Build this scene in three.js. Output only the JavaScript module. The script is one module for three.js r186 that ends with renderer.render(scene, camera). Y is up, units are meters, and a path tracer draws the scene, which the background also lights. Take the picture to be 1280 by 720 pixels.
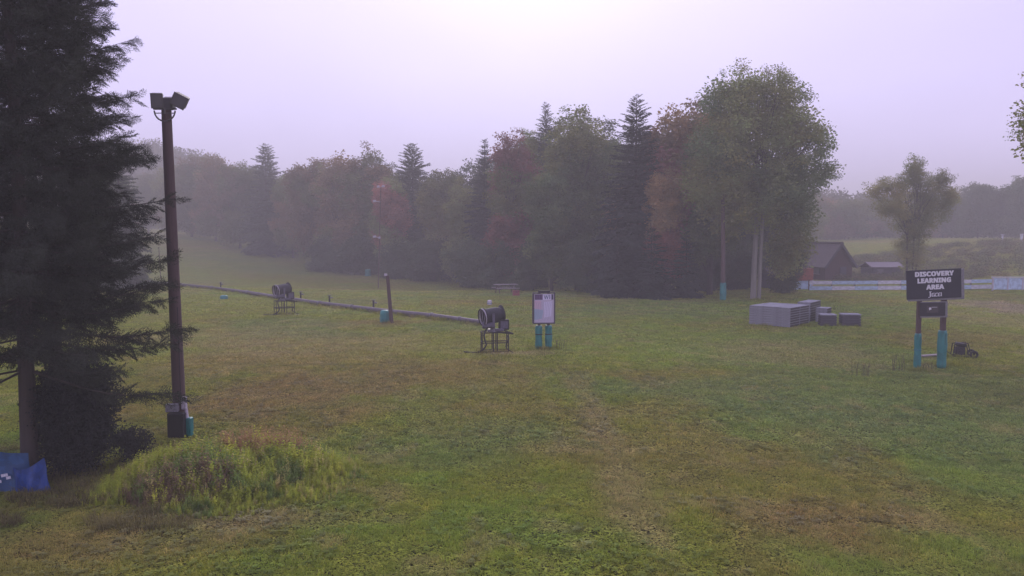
import * as THREE from 'three';
import { mergeGeometries } from 'three/addons/utils/BufferGeometryUtils.js';
import { RoundedBoxGeometry } from 'three/addons/geometries/RoundedBoxGeometry.js';
import { TextGeometry } from 'three/addons/geometries/TextGeometry.js';
import { FontLoader } from 'three/addons/loaders/FontLoader.js';

// ------------------------------------------------------------------ camera, sky, sun, exposure
const scene = new THREE.Scene();
const F = 1005, EYE = 5, PITCH = Math.atan(70 / F);
const camera = new THREE.PerspectiveCamera(2 * Math.atan(360 / F) * 180 / Math.PI, 16 / 9, 0.1, 3000);
camera.position.set(0, EYE, 0);
camera.rotation.x = -PITCH;
scene.add(camera);
const renderer = new THREE.WebGLRenderer({ antialias: true });
renderer.toneMapping = THREE.LinearToneMapping;
renderer.toneMappingExposure = 1.33;
renderer.shadowMap.enabled = true;

const SUN_AZ = 0.02, SUN_EL = 0.46;                                  // behind thin cloud, over the trees
const sunDir = new THREE.Vector3(Math.sin(SUN_AZ) * Math.cos(SUN_EL), Math.sin(SUN_EL), -Math.cos(SUN_AZ) * Math.cos(SUN_EL));
{
  const W = 512, H = 256, d = new Float32Array(W * H * 4), v = new THREE.Vector3();
  for (let j = 0; j < H; j++) for (let i = 0; i < W; i++) {
    const el = ((j + 0.5) / H - 0.5) * Math.PI, az = ((i + 0.5) / W - 0.5) * 2 * Math.PI;
    v.set(Math.cos(el) * Math.cos(az), Math.sin(el), Math.cos(el) * Math.sin(az));
    const ang = v.angleTo(sunDir);
    const glow = 0.22 * Math.exp(-((ang / 0.17) ** 2)) + 0.25 * Math.exp(-((ang / 0.42) ** 2));
    const sx = v.x / (Math.abs(v.y) + 0.35), sz = v.z / (Math.abs(v.y) + 0.35), cl = 0.32 * (fbm(sx * 1.1 + 20, sz * 1.1 + 7, 4) - 0.5);
    const k = 0.88 + cl;
    const o = (j * W + i) * 4;
    d[o] = 0.80 * k + glow * 1.0; d[o + 1] = 0.715 * k + glow * 1.05; d[o + 2] = 1.18 * k + glow * 0.8; d[o + 3] = 1;
  }
  const sky = new THREE.DataTexture(d, W, H, THREE.RGBAFormat, THREE.FloatType);
  sky.mapping = THREE.EquirectangularReflectionMapping; sky.magFilter = sky.minFilter = THREE.LinearFilter; sky.needsUpdate = true;
  scene.background = sky; scene.environment = sky;
}
const sun = new THREE.DirectionalLight(new THREE.Color(1, 0.93, 0.82), 1.5);
sun.position.copy(sunDir).multiplyScalar(200); sun.castShadow = true; sun.shadow.radius = 30;
Object.assign(sun.shadow.camera, { left: -120, right: 120, top: 120, bottom: -120, near: 1, far: 500 });
sun.shadow.mapSize.set(2048, 2048);
scene.add(sun, sun.target);
scene.fog = new THREE.FogExp2(new THREE.Color(1.0, 0.97, 0.86), 0.0030);   // morning mist

// ------------------------------------------------------------------ helpers
function rng(seed) { let a = seed >>> 0; return () => { a = (a + 0x6D2B79F5) | 0; let t = Math.imul(a ^ (a >>> 15), 1 | a); t = (t + Math.imul(t ^ (t >>> 7), 61 | t)) ^ t; return ((t ^ (t >>> 14)) >>> 0) / 4294967296; }; }
const R0 = rng(7);
const rnd = (r, a, b) => a + (b - a) * r();
function lerp(a, b, t) { return a + (b - a) * t; }
function clamp(x, a, b) { return Math.min(b, Math.max(a, x)); }
const smooth = (a, b, x) => { const t = clamp((x - a) / (b - a), 0, 1); return t * t * (3 - 2 * t); };
const V = (x, y, z) => new THREE.Vector3(x, y, z);
function hash(i, j) { let n = Math.imul(i, 374761393) + Math.imul(j, 668265263) | 0; n = Math.imul(n ^ (n >>> 13), 1274126177); return ((n ^ (n >>> 16)) >>> 0) / 4294967296; }
function noise(x, y) { const i = Math.floor(x), j = Math.floor(y), u = x - i, v = y - j, a = u * u * (3 - 2 * u), b = v * v * (3 - 2 * v); return lerp(lerp(hash(i, j), hash(i + 1, j), a), lerp(hash(i, j + 1), hash(i + 1, j + 1), a), b); }
function fbm(x, y, n = 4) { let s = 0, w = 0.5, t = 0; for (let k = 0; k < n; k++) { s += w * noise(x, y); t += w; w *= 0.5; x = x * 2.03 + 17.3; y = y * 2.03 - 9.1; } return s / t; }
// a pixel of the photograph and a depth along the ground give a point
function ray(px, py) { const a = (px - 640) / F, b = -(py - 360) / F, c = Math.cos(PITCH), s = Math.sin(PITCH); return V(a, b * c - s, -b * s - c); }
function at(px, py, depth) { const r = ray(px, py); return r.multiplyScalar(depth / -r.z).add(V(0, EYE, 0)); }

const used = {};
function numbered(name) { const n = used[name] = (used[name] ?? -1) + 1; return n ? `${name}_${String(n).padStart(3, '0')}` : name; }
function tag(o, label, category, group, kind) { if (label) o.userData.label = label; if (category) o.userData.category = category; if (group) o.userData.group = group; if (kind) o.userData.kind = kind; return o; }
function thing(name, label, category, p = V(0, 0, 0), turn = 0, group) { const g = new THREE.Group(); g.name = numbered(name); g.position.copy(p); g.rotation.y = turn; scene.add(g); return tag(g, label, category, group); }
function mesh(name, geo, mat, parent) { const m = new THREE.Mesh(Array.isArray(geo) ? merge(geo) : geo, mat); m.name = parent === scene ? numbered(name) : name; parent.add(m); return m; }
function copy(o, label, p, turn) { const c = o.clone(); c.name = numbered(o.name.replace(/_\d{3}$/, '')); scene.add(c); c.position.copy(p); c.rotation.y = turn; c.userData = { ...o.userData }; if (label) c.userData.label = label; return c; }
function merge(list) {
  return mergeGeometries(list.map((g) => { g = g.index ? g.toNonIndexed() : g; const o = new THREE.BufferGeometry(); for (const k of ['position', 'normal', 'uv']) if (g.attributes[k]) o.setAttribute(k, g.attributes[k]); if (!o.attributes.uv) o.setAttribute('uv', new THREE.BufferAttribute(new Float32Array(o.attributes.position.count * 2), 2)); return o; }));
}
function box(w, h, d, x = 0, y = 0, z = 0, ry = 0, rz = 0, rx = 0, r = 0) { const g = r ? new RoundedBoxGeometry(w, h, d, 2, r) : new THREE.BoxGeometry(w, h, d); if (rx) g.rotateX(rx); if (rz) g.rotateZ(rz); if (ry) g.rotateY(ry); return g.translate(x, y, z); }
const rbox = (w, h, d, x, y, z, r = 0.01) => box(w, h, d, x, y, z, 0, 0, 0, r);
function bar(a, b, r, r2 = r, n = 8) { const d = b.clone().sub(a), L = d.length(), g = new THREE.CylinderGeometry(r2, r, L, n, 1); g.translate(0, L / 2, 0); g.applyQuaternion(new THREE.Quaternion().setFromUnitVectors(V(0, 1, 0), d.normalize())); return g.translate(a.x, a.y, a.z); }
function sq(a, b, w) { const d = b.clone().sub(a), L = d.length(), g = new THREE.BoxGeometry(w, L, w); g.translate(0, L / 2, 0); g.applyQuaternion(new THREE.Quaternion().setFromUnitVectors(V(0, 1, 0), d.normalize())); return g.translate(a.x, a.y, a.z); }
function limb(pts, r0, r1, n = 6) {                                  // tapered tube through points
  const c = new THREE.CatmullRomCurve3(pts), S = Math.max(3, pts.length * 3), fr = c.computeFrenetFrames(S, false), pos = [], nor = [], uv = [], idx = [];
  for (let i = 0; i <= S; i++) { const p = c.getPointAt(i / S), r = lerp(r0, r1, i / S); for (let k = 0; k <= n; k++) { const a = k / n * 2 * Math.PI, N = fr.normals[i].clone().multiplyScalar(Math.cos(a)).addScaledVector(fr.binormals[i], Math.sin(a)); pos.push(p.x + N.x * r, p.y + N.y * r, p.z + N.z * r); nor.push(N.x, N.y, N.z); uv.push(k / n, i / S * 3); } }
  for (let i = 0; i < S; i++) for (let k = 0; k < n; k++) { const a = i * (n + 1) + k, b = a + n + 1; idx.push(a, a + 1, b, b, a + 1, b + 1); }
  const g = new THREE.BufferGeometry(); g.setAttribute('position', new THREE.Float32BufferAttribute(pos, 3)); g.setAttribute('normal', new THREE.Float32BufferAttribute(nor, 3)); g.setAttribute('uv', new THREE.Float32BufferAttribute(uv, 2)); g.setIndex(idx); return g;
}
function soup(tris, normals) { const g = new THREE.BufferGeometry(); g.setAttribute('position', new THREE.Float32BufferAttribute(tris, 3)); if (normals) g.setAttribute('normal', new THREE.Float32BufferAttribute(normals, 3)); else g.computeVertexNormals(); return g; }
function padGeo(r, h, seed) { const n = 26, prof = [new THREE.Vector2(0.02, 0)]; for (let k = 0; k <= n; k++) { const t = k / n; prof.push(new THREE.Vector2(r * (1 + 0.07 * Math.sin(t * 9.4 + seed) * Math.sin(t * Math.PI) - (t < 0.04 || t > 0.96 ? 0.12 : 0)), h * t)); } prof.push(new THREE.Vector2(0.02, h)); const g = new THREE.LatheGeometry(prof, 24), P = g.attributes.position; for (let i = 0; i < P.count; i++) { const x = P.getX(i), y = P.getY(i), z = P.getZ(i), a = Math.atan2(z, x), w = 1 + 0.09 * (fbm(Math.cos(a) * 2 + seed * 3 + y * 2.2, Math.sin(a) * 2 + y * 3.1, 3) - 0.5) - 0.05 * Math.max(0, Math.cos((a - seed) * 1.0) - 0.93) * 12; P.setXYZ(i, x * w, y, z * w); } g.computeVertexNormals(); return g; }
const M4 = new THREE.Matrix4(), Q = new THREE.Quaternion(), E = new THREE.Euler();
function scatter(name, geo, mat, items, parent, kind = 'stuff') {    // items: {m: Matrix4, c: [r,g,b]}
  const o = new THREE.InstancedMesh(geo, mat, items.length); o.name = parent === scene ? numbered(name) : name;
  const col = new THREE.Color();
  items.forEach((it, i) => { o.setMatrixAt(i, it.m); o.setColorAt(i, col.setRGB(it.c[0], it.c[1], it.c[2])); });
  o.userData.kind = kind; parent.add(o); return o;
}
const place = (x, y, z, sx, sy, sz, rx, ry, rz) => new THREE.Matrix4().compose(V(x, y, z), new THREE.Quaternion().setFromEuler(new THREE.Euler(rx, ry, rz, 'YXZ')), V(sx, sy, sz));

// ------------------------------------------------------------------ materials
function tex(n, f, sr = true) { const d = new Uint8Array(n * n * 4); for (let j = 0; j < n; j++) for (let i = 0; i < n; i++) { const c = f(i / n, j / n); const o = (j * n + i) * 4; for (let k = 0; k < 3; k++) d[o + k] = clamp((Array.isArray(c) ? c[k] : c) * 255, 0, 255); d[o + 3] = 255; } const t = new THREE.DataTexture(d, n, n); t.wrapS = t.wrapT = THREE.RepeatWrapping; t.magFilter = THREE.LinearFilter; t.minFilter = THREE.LinearMipmapLinearFilter; t.generateMipmaps = true; if (sr) t.colorSpace = THREE.SRGBColorSpace; t.needsUpdate = true; return t; }
const pnoise = (u, v, f, n = 4) => { const w = (a, b) => fbm(a * f, b * f, n); return lerp(lerp(w(u, v), w(u - 1, v), u), lerp(w(u, v - 1), w(u - 1, v - 1), u), v); };
const T = {
  mottle: tex(256, (u, v) => 0.72 + 0.28 * pnoise(u, v, 9, 5) + 0.08 * (pnoise(u + 3, v + 1, 60, 2) - 0.5), false),
  wood: tex(256, (u, v) => { const g = pnoise(u, v * 0.12, 26, 4); return 0.55 + 0.42 * g + 0.1 * (pnoise(u, v * 0.3, 70, 2) - 0.5); }, false),
  grime: tex(256, (u, v) => { const s = pnoise(u, v * 0.15, 18, 4), p = pnoise(u + 5, v, 6, 4); return 0.95 - 0.3 * smooth(0.5, 0.8, s) - 0.2 * smooth(0.55, 0.8, p); }, false),
  bark: tex(256, (u, v) => 0.45 + 0.5 * pnoise(u, v * 0.35, 22, 4), false),
};
const mat = (rgb, o = {}) => { const m = new THREE.MeshStandardMaterial({ roughness: 0.75, ...o }); m.color.setRGB(...rgb); return m; };
const M = {
  pole: mat([0.11, 0.068, 0.064], { map: T.wood, roughness: 0.9, bumpMap: T.wood, bumpScale: 0.006 }),
  oldWood: mat([0.17, 0.12, 0.1], { map: T.wood, roughness: 0.92 }),
  paleWood: mat([0.36, 0.32, 0.29], { map: T.wood, roughness: 0.9 }),
  bark: mat([0.08, 0.062, 0.05], { map: T.bark, roughness: 0.95, bumpMap: T.bark, bumpScale: 0.02 }),
  paleBark: mat([0.28, 0.265, 0.22], { map: T.bark, roughness: 0.9 }),
  teal: mat([0.02, 0.21, 0.19], { map: T.grime, roughness: 0.5 }),
  blue: mat([0.014, 0.06, 0.25], { map: T.grime, roughness: 0.45, side: THREE.DoubleSide }),
  blueDull: mat([0.02, 0.085, 0.21], { map: T.grime, roughness: 0.55, side: THREE.DoubleSide }),
  black: mat([0.014, 0.013, 0.017], { map: T.mottle, roughness: 0.5 }),
  blackMatt: mat([0.03, 0.026, 0.03], { map: T.mottle, roughness: 0.85 }),
  greyBox: mat([0.24, 0.23, 0.25], { map: T.grime, roughness: 0.6 }),
  paleBox: mat([0.52, 0.47, 0.52], { map: T.grime, roughness: 0.55 }),
  bronze: mat([0.15, 0.14, 0.135], { map: T.mottle, roughness: 0.55, metalness: 0.2 }),
  glassDim: mat([0.16, 0.15, 0.16], { roughness: 0.15 }),
  gunMetal: mat([0.13, 0.115, 0.16], { map: T.grime, roughness: 0.75, metalness: 0.1 }),
  steel: mat([0.2, 0.19, 0.21], { map: T.grime, roughness: 0.45, metalness: 0.6 }),
  pipe: mat([0.115, 0.095, 0.105], { map: T.grime, roughness: 0.65 }),
  panelGrey: mat([0.27, 0.275, 0.295], { map: T.grime, roughness: 0.7 }),
  white: mat([0.72, 0.7, 0.72], { roughness: 0.6 }),
  frameGrey: mat([0.26, 0.25, 0.26], { map: T.mottle, roughness: 0.6 }),
  fenceBlue: mat([0.46, 0.6, 0.74], { map: T.grime, roughness: 0.6 }),
  fencePale: mat([0.66, 0.66, 0.72], { map: T.grime, roughness: 0.6 }),
  roof: mat([0.1, 0.082, 0.08], { map: T.mottle, roughness: 0.9 }),
  redWall: mat([0.085, 0.04, 0.038], { map: T.wood, roughness: 0.85 }),
  darkWall: mat([0.075, 0.07, 0.085], { map: T.mottle, roughness: 0.85 }),
  orange: mat([0.3, 0.09, 0.05], { map: T.grime, roughness: 0.7 }),
  beige: mat([0.42, 0.33, 0.28], { map: T.grime, roughness: 0.85 }),
  red: mat([0.26, 0.05, 0.06], { map: T.grime, roughness: 0.6 }),
  leaf: new THREE.MeshPhysicalMaterial({ color: 0xffffff, roughness: 0.9, specularIntensity: 0.3, transmission: 0.3, side: THREE.DoubleSide }),
  grass: new THREE.MeshPhysicalMaterial({ color: 0xffffff, roughness: 0.95, specularIntensity: 0.12, transmission: 0.4, side: THREE.DoubleSide }),
};

// ------------------------------------------------------------------ the ground
const flat = (px, py) => [px, py, EYE / ((py - 290) / F)];
const controls = [
  ...[[-18, -6], [0, -6], [18, -6], [-40, 10], [0, 30], [40, 10], [-60, -20], [-9, -18], [0, -18], [9, -18], [30, -20], [60, -30], [14, -29], [-10, -32], [-1, -33], [10, -42], [25, -45], [-26, -40]].map(([x, z]) => [x, z, 0]),
  ...[[940, 373, 60], [700, 367, 68], [560, 357, 90], [400, 338, 115], [300, 315, 135], [232, 297, 150], [175, 292, 170], [355, 392, 48], [225, 357, 76], [1100, 364, 68], [1270, 361, 68], [1040, 351, 85], [1200, 347, 82], [1275, 342, 82], [1210, 306, 110], [1290, 304, 110], [1100, 320, 112]].map(([px, py, d]) => { const p = at(px, py, d); return [p.x, p.z, p.y]; }),
  [0, -120, 0.5], [20, -160, 2], [-40, -180, 3], [-100, -190, 7], [70, -160, 3.6], [110, -150, 3.6], [130, -60, 1], [-110, -80, 2.5], [-140, -140, 7], [0, -260, 4], [120, -260, 4], [-150, -260, 9], [-200, 0, 1], [200, 0, 0],
];
const tps = (() => {
  const n = controls.length, N = n + 3, A = [], U = (r2) => (r2 < 1e-9 ? 0 : r2 * Math.log(r2) * 0.5);
  for (let i = 0; i < N; i++) A.push(new Float64Array(N + 1));
  for (let i = 0; i < n; i++) { const [x, z, h] = controls[i]; for (let j = 0; j < n; j++) A[i][j] = U((x - controls[j][0]) ** 2 + (z - controls[j][1]) ** 2) + (i === j ? 25 : 0); A[i][n] = A[n][i] = 1; A[i][n + 1] = A[n + 1][i] = x; A[i][n + 2] = A[n + 2][i] = z; A[i][N] = h; }
  for (let c = 0; c < N; c++) { let p = c; for (let r = c + 1; r < N; r++) if (Math.abs(A[r][c]) > Math.abs(A[p][c])) p = r; [A[c], A[p]] = [A[p], A[c]]; for (let r = 0; r < N; r++) if (r !== c) { const f = A[r][c] / A[c][c]; if (f) for (let k = c; k <= N; k++) A[r][k] -= f * A[c][k]; } }
  const w = A.map((row, i) => row[N] / row[i]);
  return (x, z) => { let h = w[n] + w[n + 1] * x + w[n + 2] * z; for (let i = 0; i < n; i++) h += w[i] * U((x - controls[i][0]) ** 2 + (z - controls[i][1]) ** 2); return h; };
})();
const POLE = at(226, 546, 19.7), MOUND = { x: -5.75, z: -16.2 };
function groundY(x, z) {
  const xx = clamp(x, -220, 220), zz = clamp(z, -280, 40);
  let h = tps(xx, zz);
  h += 0.22 * (fbm(x * 0.07 + 3, z * 0.07, 3) - 0.5) + 0.05 * (fbm(x * 0.7, z * 0.7 + 8, 2) - 0.5);
  h += 0.1 * Math.exp(-(((x - MOUND.x) / 2.3) ** 2) - (((z - MOUND.z) / 1.5) ** 2));
  return h;
}
function onGround(px, py) { const r = ray(px, py); let d = 8; for (let k = 0; k < 4000; k++) { const p = V(0, EYE, 0).addScaledVector(r, d / -r.z); if (p.y <= groundY(p.x, p.z)) return p; d += 0.05 + d * 0.001; } return at(px, py, 200); }
const foot = (px, depth) => { const p = at(px, 300, depth); p.y = groundY(p.x, p.z); return p; };
const spot = (x, z) => V(x, groundY(x, z), z);

// patches of differently coloured turf, found on the ground
const patches = [
  [765, 570, 0.55, 6, 'straw', 0.6], [800, 640, 0.7, 2.2, 'straw', 0.55], [735, 500, 0.55, 6, 'straw', 0.55], [1060, 660, 2.2, 1.3, 'brown', 0.75], [960, 640, 1.4, 1.0, 'brown', 0.5], [340, 500, 3.8, 5, 'brown', 0.95], [330, 450, 6, 4, 'brown', 0.7], [520, 470, 5, 4, 'brown', 0.75], [600, 520, 3, 3, 'brown', 0.4], [420, 430, 7, 4, 'straw', 0.55], [280, 420, 7, 5, 'straw', 0.5],
  [560, 560, 3, 2.5, 'clover', 0.5], [680, 680, 2.2, 1.4, 'green', 0.6], [1160, 540, 4.5, 5, 'clover', 0.6], [1000, 500, 4, 4, 'clover', 0.35], [880, 430, 9, 7, 'green', 0.75], [1040, 395, 12, 8, 'green', 0.7], [900, 385, 10, 6, 'green', 0.5], [1255, 384, 3.2, 5.5, 'dirt', 1.0], [1235, 400, 3.5, 4, 'straw', 0.6], [1000, 440, 4, 4, 'straw', 0.5], [1190, 690, 1.6, 1.2, 'green', 0.7], [560, 700, 3, 1.2, 'olive', 0.6], [300, 650, 2, 0.7, 'straw', 0.8], [130, 680, 3, 0.8, 'brown', 0.5], [640, 442, 2.5, 0.7, 'straw', 0.7], [660, 408, 3, 0.8, 'brown', 0.7], [480, 404, 3, 1.6, 'brown', 0.7], [400, 370, 10, 6, 'green', 0.3], [260, 330, 25, 22, 'green', 0.45],
].map(([px, py, rx, rz, c, w]) => { const p = onGround(px, py); return { x: p.x, z: p.z, rx, rz, c, w }; });
const TURF = { olive: [0.2, 0.21, 0.026], green: [0.17, 0.225, 0.03], brown: [0.235, 0.17, 0.055], straw: [0.27, 0.215, 0.085], clover: [0.15, 0.195, 0.055], dirt: [0.26, 0.21, 0.12] };
function turf(x, z) {
  const c = [...TURF.olive], mix = (k, w) => { for (let i = 0; i < 3; i++) c[i] = lerp(c[i], TURF[k][i], w); };
  const a = fbm(x * 0.16 + 11, z * 0.16, 4), b = fbm(x * 0.42 - 5, z * 0.3 + 3, 4), g = fbm(x * 0.09, z * 0.12 + 40, 3);
  mix('brown', smooth(0.5, 0.68, a) * 0.5); mix('green', smooth(0.52, 0.7, b) * 0.75); mix('clover', smooth(0.55, 0.72, g) * 0.6);
  for (const p of patches) { const d = Math.hypot((x - p.x) / p.rx, (z - p.z) / p.rz) + 1.3 * (fbm(x * 0.9 + p.x, z * 0.8, 5) - 0.5); const w = (1 - smooth(0.25, 1.3, d)) * p.w; if (w > 0) mix(p.c, w); }
  const s = fbm(x * 1.7, z * 1.1, 3); mix('straw', smooth(0.58, 0.75, s) * 0.45);
  const k = 1.03 + 0.44 * fbm(x * 2.6 + 4, z * 2.6, 3);
  return [c[0] * k, c[1] * k * 1.04, c[2] * k];
}
{
  const axis = (from, to, s0, grow) => { const o = [0]; let s = s0; while (o[o.length - 1] < to) { o.push(o[o.length - 1] + s); s *= grow; } const n = [0]; s = s0; while (n[n.length - 1] > from) { n.push(n[n.length - 1] - s); s *= grow; } return [...n.reverse().slice(0, -1), ...o]; };
  const xs = axis(-520, 520, 0.35, 1.016), zs = axis(-560, 60, 0.35, 1.011).map((z) => z - 12);
  const pos = [], col = [], uv = [], idx = [], w = xs.length;
  for (const z of zs) for (const x of xs) { pos.push(x, groundY(x, z), z); col.push(...turf(x, z).map((q) => q * 1.15)); uv.push(x / 3.1, z / 3.1); }
  for (let j = 0; j < zs.length - 1; j++) for (let i = 0; i < w - 1; i++) { const a = j * w + i; idx.push(a, a + w, a + 1, a + 1, a + w, a + w + 1); }
  const g = new THREE.BufferGeometry(); g.setAttribute('position', new THREE.Float32BufferAttribute(pos, 3)); g.setAttribute('color', new THREE.Float32BufferAttribute(col, 3)); g.setAttribute('uv', new THREE.Float32BufferAttribute(uv, 2)); g.setIndex(idx); g.computeVertexNormals();
  const grain = tex(512, (u, v) => { const n = pnoise(u, v, 40, 4), f = pnoise(u + 7, v + 2, 110, 2), s = smooth(0.5, 0.8, pnoise(u + 1, v + 9, 22, 3)); const k = 0.62 + 0.42 * n + 0.3 * (f - 0.5); return [k * (1 + 0.08 * s), k, k * (1 - 0.1 * s)]; }, false);
  const m = new THREE.MeshPhysicalMaterial({ vertexColors: true, roughness: 0.95, specularIntensity: 0.1, map: grain, bumpMap: grain, bumpScale: 0.05 });
  const o = mesh('ground', g, m, scene); tag(o, 'rough mown field of green and brown grass rising to a ski slope', 'field', null, 'structure');
}
console.log('ground');

// ------------------------------------------------------------------ grass
function bladeTuft(seed, n, spread, h, w) {
  const r = rng(seed), p = [], nn = [];
  for (let k = 0; k < n; k++) {
    const a = rnd(r, 0, 6.283), d = spread * Math.sqrt(r()), x = Math.cos(a) * d, z = Math.sin(a) * d, la = rnd(r, 0, 6.283), ln = rnd(r, 0.15, 0.95), hh = h * rnd(r, 0.5, 1.1), ww = w * rnd(r, 0.7, 1.3);
    const dx = Math.cos(la), dz = Math.sin(la), sx = -dz * ww, sz = dx * ww, mx = x + dx * ln * hh * 0.35, mz = z + dz * ln * hh * 0.35, my = hh * 0.62, tx = x + dx * ln * hh, tz = z + dz * ln * hh, ty = hh * (1 - 0.35 * ln);
    const q0 = p.length;
    p.push(x - sx, 0, z - sz, x + sx, 0, z + sz, mx + sx * 0.7, my, mz + sz * 0.7, x - sx, 0, z - sz, mx + sx * 0.7, my, mz + sz * 0.7, mx - sx * 0.7, my, mz - sz * 0.7, mx - sx * 0.7, my, mz - sz * 0.7, mx + sx * 0.7, my, mz + sz * 0.7, tx, ty, tz);
    for (let t = q0; t < p.length; t += 9) {
      const A = V(p[t], p[t + 1], p[t + 2]), B = V(p[t + 3], p[t + 4], p[t + 5]), D = V(p[t + 6], p[t + 7], p[t + 8]), N = B.clone().sub(A).cross(D.clone().sub(A)).normalize();
      if (N.y < 0) { for (let k = 0; k < 3; k++) { const u = p[t + 3 + k]; p[t + 3 + k] = p[t + 6 + k]; p[t + 6 + k] = u; } N.negate(); }
      N.y += 0.7; N.normalize(); for (let k = 0; k < 3; k++) nn.push(N.x, N.y, N.z);
    }
  }
  return soup(p, nn);
}
{
  const r = rng(21), sets = [[], [], []];
  const bands = [[9.5, 18, 260, 1.0], [18, 30, 110, 1.25], [30, 48, 40, 1.9], [48, 75, 12, 2.8]];
  for (const [d0, d1, rho, sc] of bands) {
    const half = 0.70, area = half * (d1 * d1 - d0 * d0), n = Math.round(area * rho);
    for (let k = 0; k < n; k++) {
      const d = Math.sqrt(lerp(d0 * d0, d1 * d1, r())), x = rnd(r, -half, half) * d, z = -d;
      const t = turf(x, z), tall = fbm(x * 1.3 + 50, z * 1.3, 3), v = rnd(r, 0.7, 1.3) * (0.85 + 0.4 * tall), dry = r() < 0.16 ? 1 : 0;
      const s = sc * rnd(r, 0.7, 1.2), hy = rnd(r, 0.55, 1.1) * (0.55 + 0.55 * smooth(0.35, 0.75, tall)) * Math.sqrt(sc);
      const c = dry ? [t[0] * v * 1.5, t[1] * v * 1.3, t[2] * v * 1.5] : [t[0] * v * 0.98, t[1] * v * 1.05, t[2] * v];
      sets[k % 3].push({ m: place(x, groundY(x, z) - 0.01, z, s, hy, s, 0, rnd(r, 0, 6.28), 0), c });
    }
  }
  sets.forEach((items, i) => tag(scatter('grass', bladeTuft(31 + i, 16, 0.11, 0.085, 0.0045), M.grass, items, scene), ['short mown grass in mixed green and straw blades across the field', 'dense short turf blades covering the open field', 'fine low blades of turf between brown patches of the field'][i], 'grass'));
}
console.log('grass');

// ------------------------------------------------------------------ trees
function leafClump(seed, n, leaf) {                                  // leaves spread through a unit ball
  const r = rng(seed), p = [];
  for (let k = 0; k < n; k++) {
    const d = V(rnd(r, -1, 1), rnd(r, -1, 1), rnd(r, -1, 1)); if (d.lengthSq() < 0.01) d.set(0.2, 0.3, 0.1);
    d.normalize().multiplyScalar(Math.pow(r(), 0.55)); d.y *= 0.8;
    const ax = V(rnd(r, -1, 1), rnd(r, -0.9, 0.5), rnd(r, -1, 1)).addScaledVector(d, 0.8).normalize(), s = V(rnd(r, -1, 1), rnd(r, -1, 1), rnd(r, -1, 1)).cross(ax).normalize(), L = leaf * rnd(r, 0.7, 1.35), W = L * rnd(r, 0.28, 0.42);
    const a = d.clone(), t = d.clone().addScaledVector(ax, L), m = d.clone().addScaledVector(ax, L * 0.45), b = m.clone().addScaledVector(s, W), c = m.clone().addScaledVector(s, -W);
    p.push(...a.toArray(), ...b.toArray(), ...t.toArray(), ...a.toArray(), ...t.toArray(), ...c.toArray());
  }
  return soup(p);
}
const CLUMP = [0, 1, 2].map((k) => leafClump(100 + k, 105, 0.24)), FINE = [0, 1, 2].map((k) => leafClump(200 + k, 130, 0.18));
function conBough(seed, n = 90) {                                    // a drooping flat bough of needle twigs, one unit long
  const r = rng(seed), p = [];
  for (let k = 0; k < n; k++) {
    const t = Math.pow(r(), 0.7), w = (0.36 * Math.sin(Math.PI * Math.min(1, t * 0.85 + 0.12)) + 0.03), sd = r() < 0.5 ? -1 : 1, z0 = sd * w * r() * 0.5, y0 = -0.16 * t * t + 0.08 * t;
    const a = V(t, y0, z0), dir = V(rnd(r, 0.35, 0.9), rnd(r, -0.55, 0.12), sd * rnd(r, 0.2, 0.9)).normalize(), L = rnd(r, 0.14, 0.26) * (1.15 - 0.5 * t), s = V(rnd(r, -0.4, 0.4), 1, rnd(r, -0.4, 0.4)).cross(dir).normalize(), W = L * rnd(r, 0.16, 0.26);
    const e = a.clone().addScaledVector(dir, L), m = a.clone().addScaledVector(dir, L * 0.5), b = m.clone().addScaledVector(s, W), c = m.clone().addScaledVector(s, -W);
    p.push(...a.toArray(), ...b.toArray(), ...e.toArray(), ...a.toArray(), ...e.toArray(), ...c.toArray());
  }
  return soup(p);
}
const BOUGH = [0, 1].map((k) => conBough(300 + k));
let treeSeed = 1000;
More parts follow.
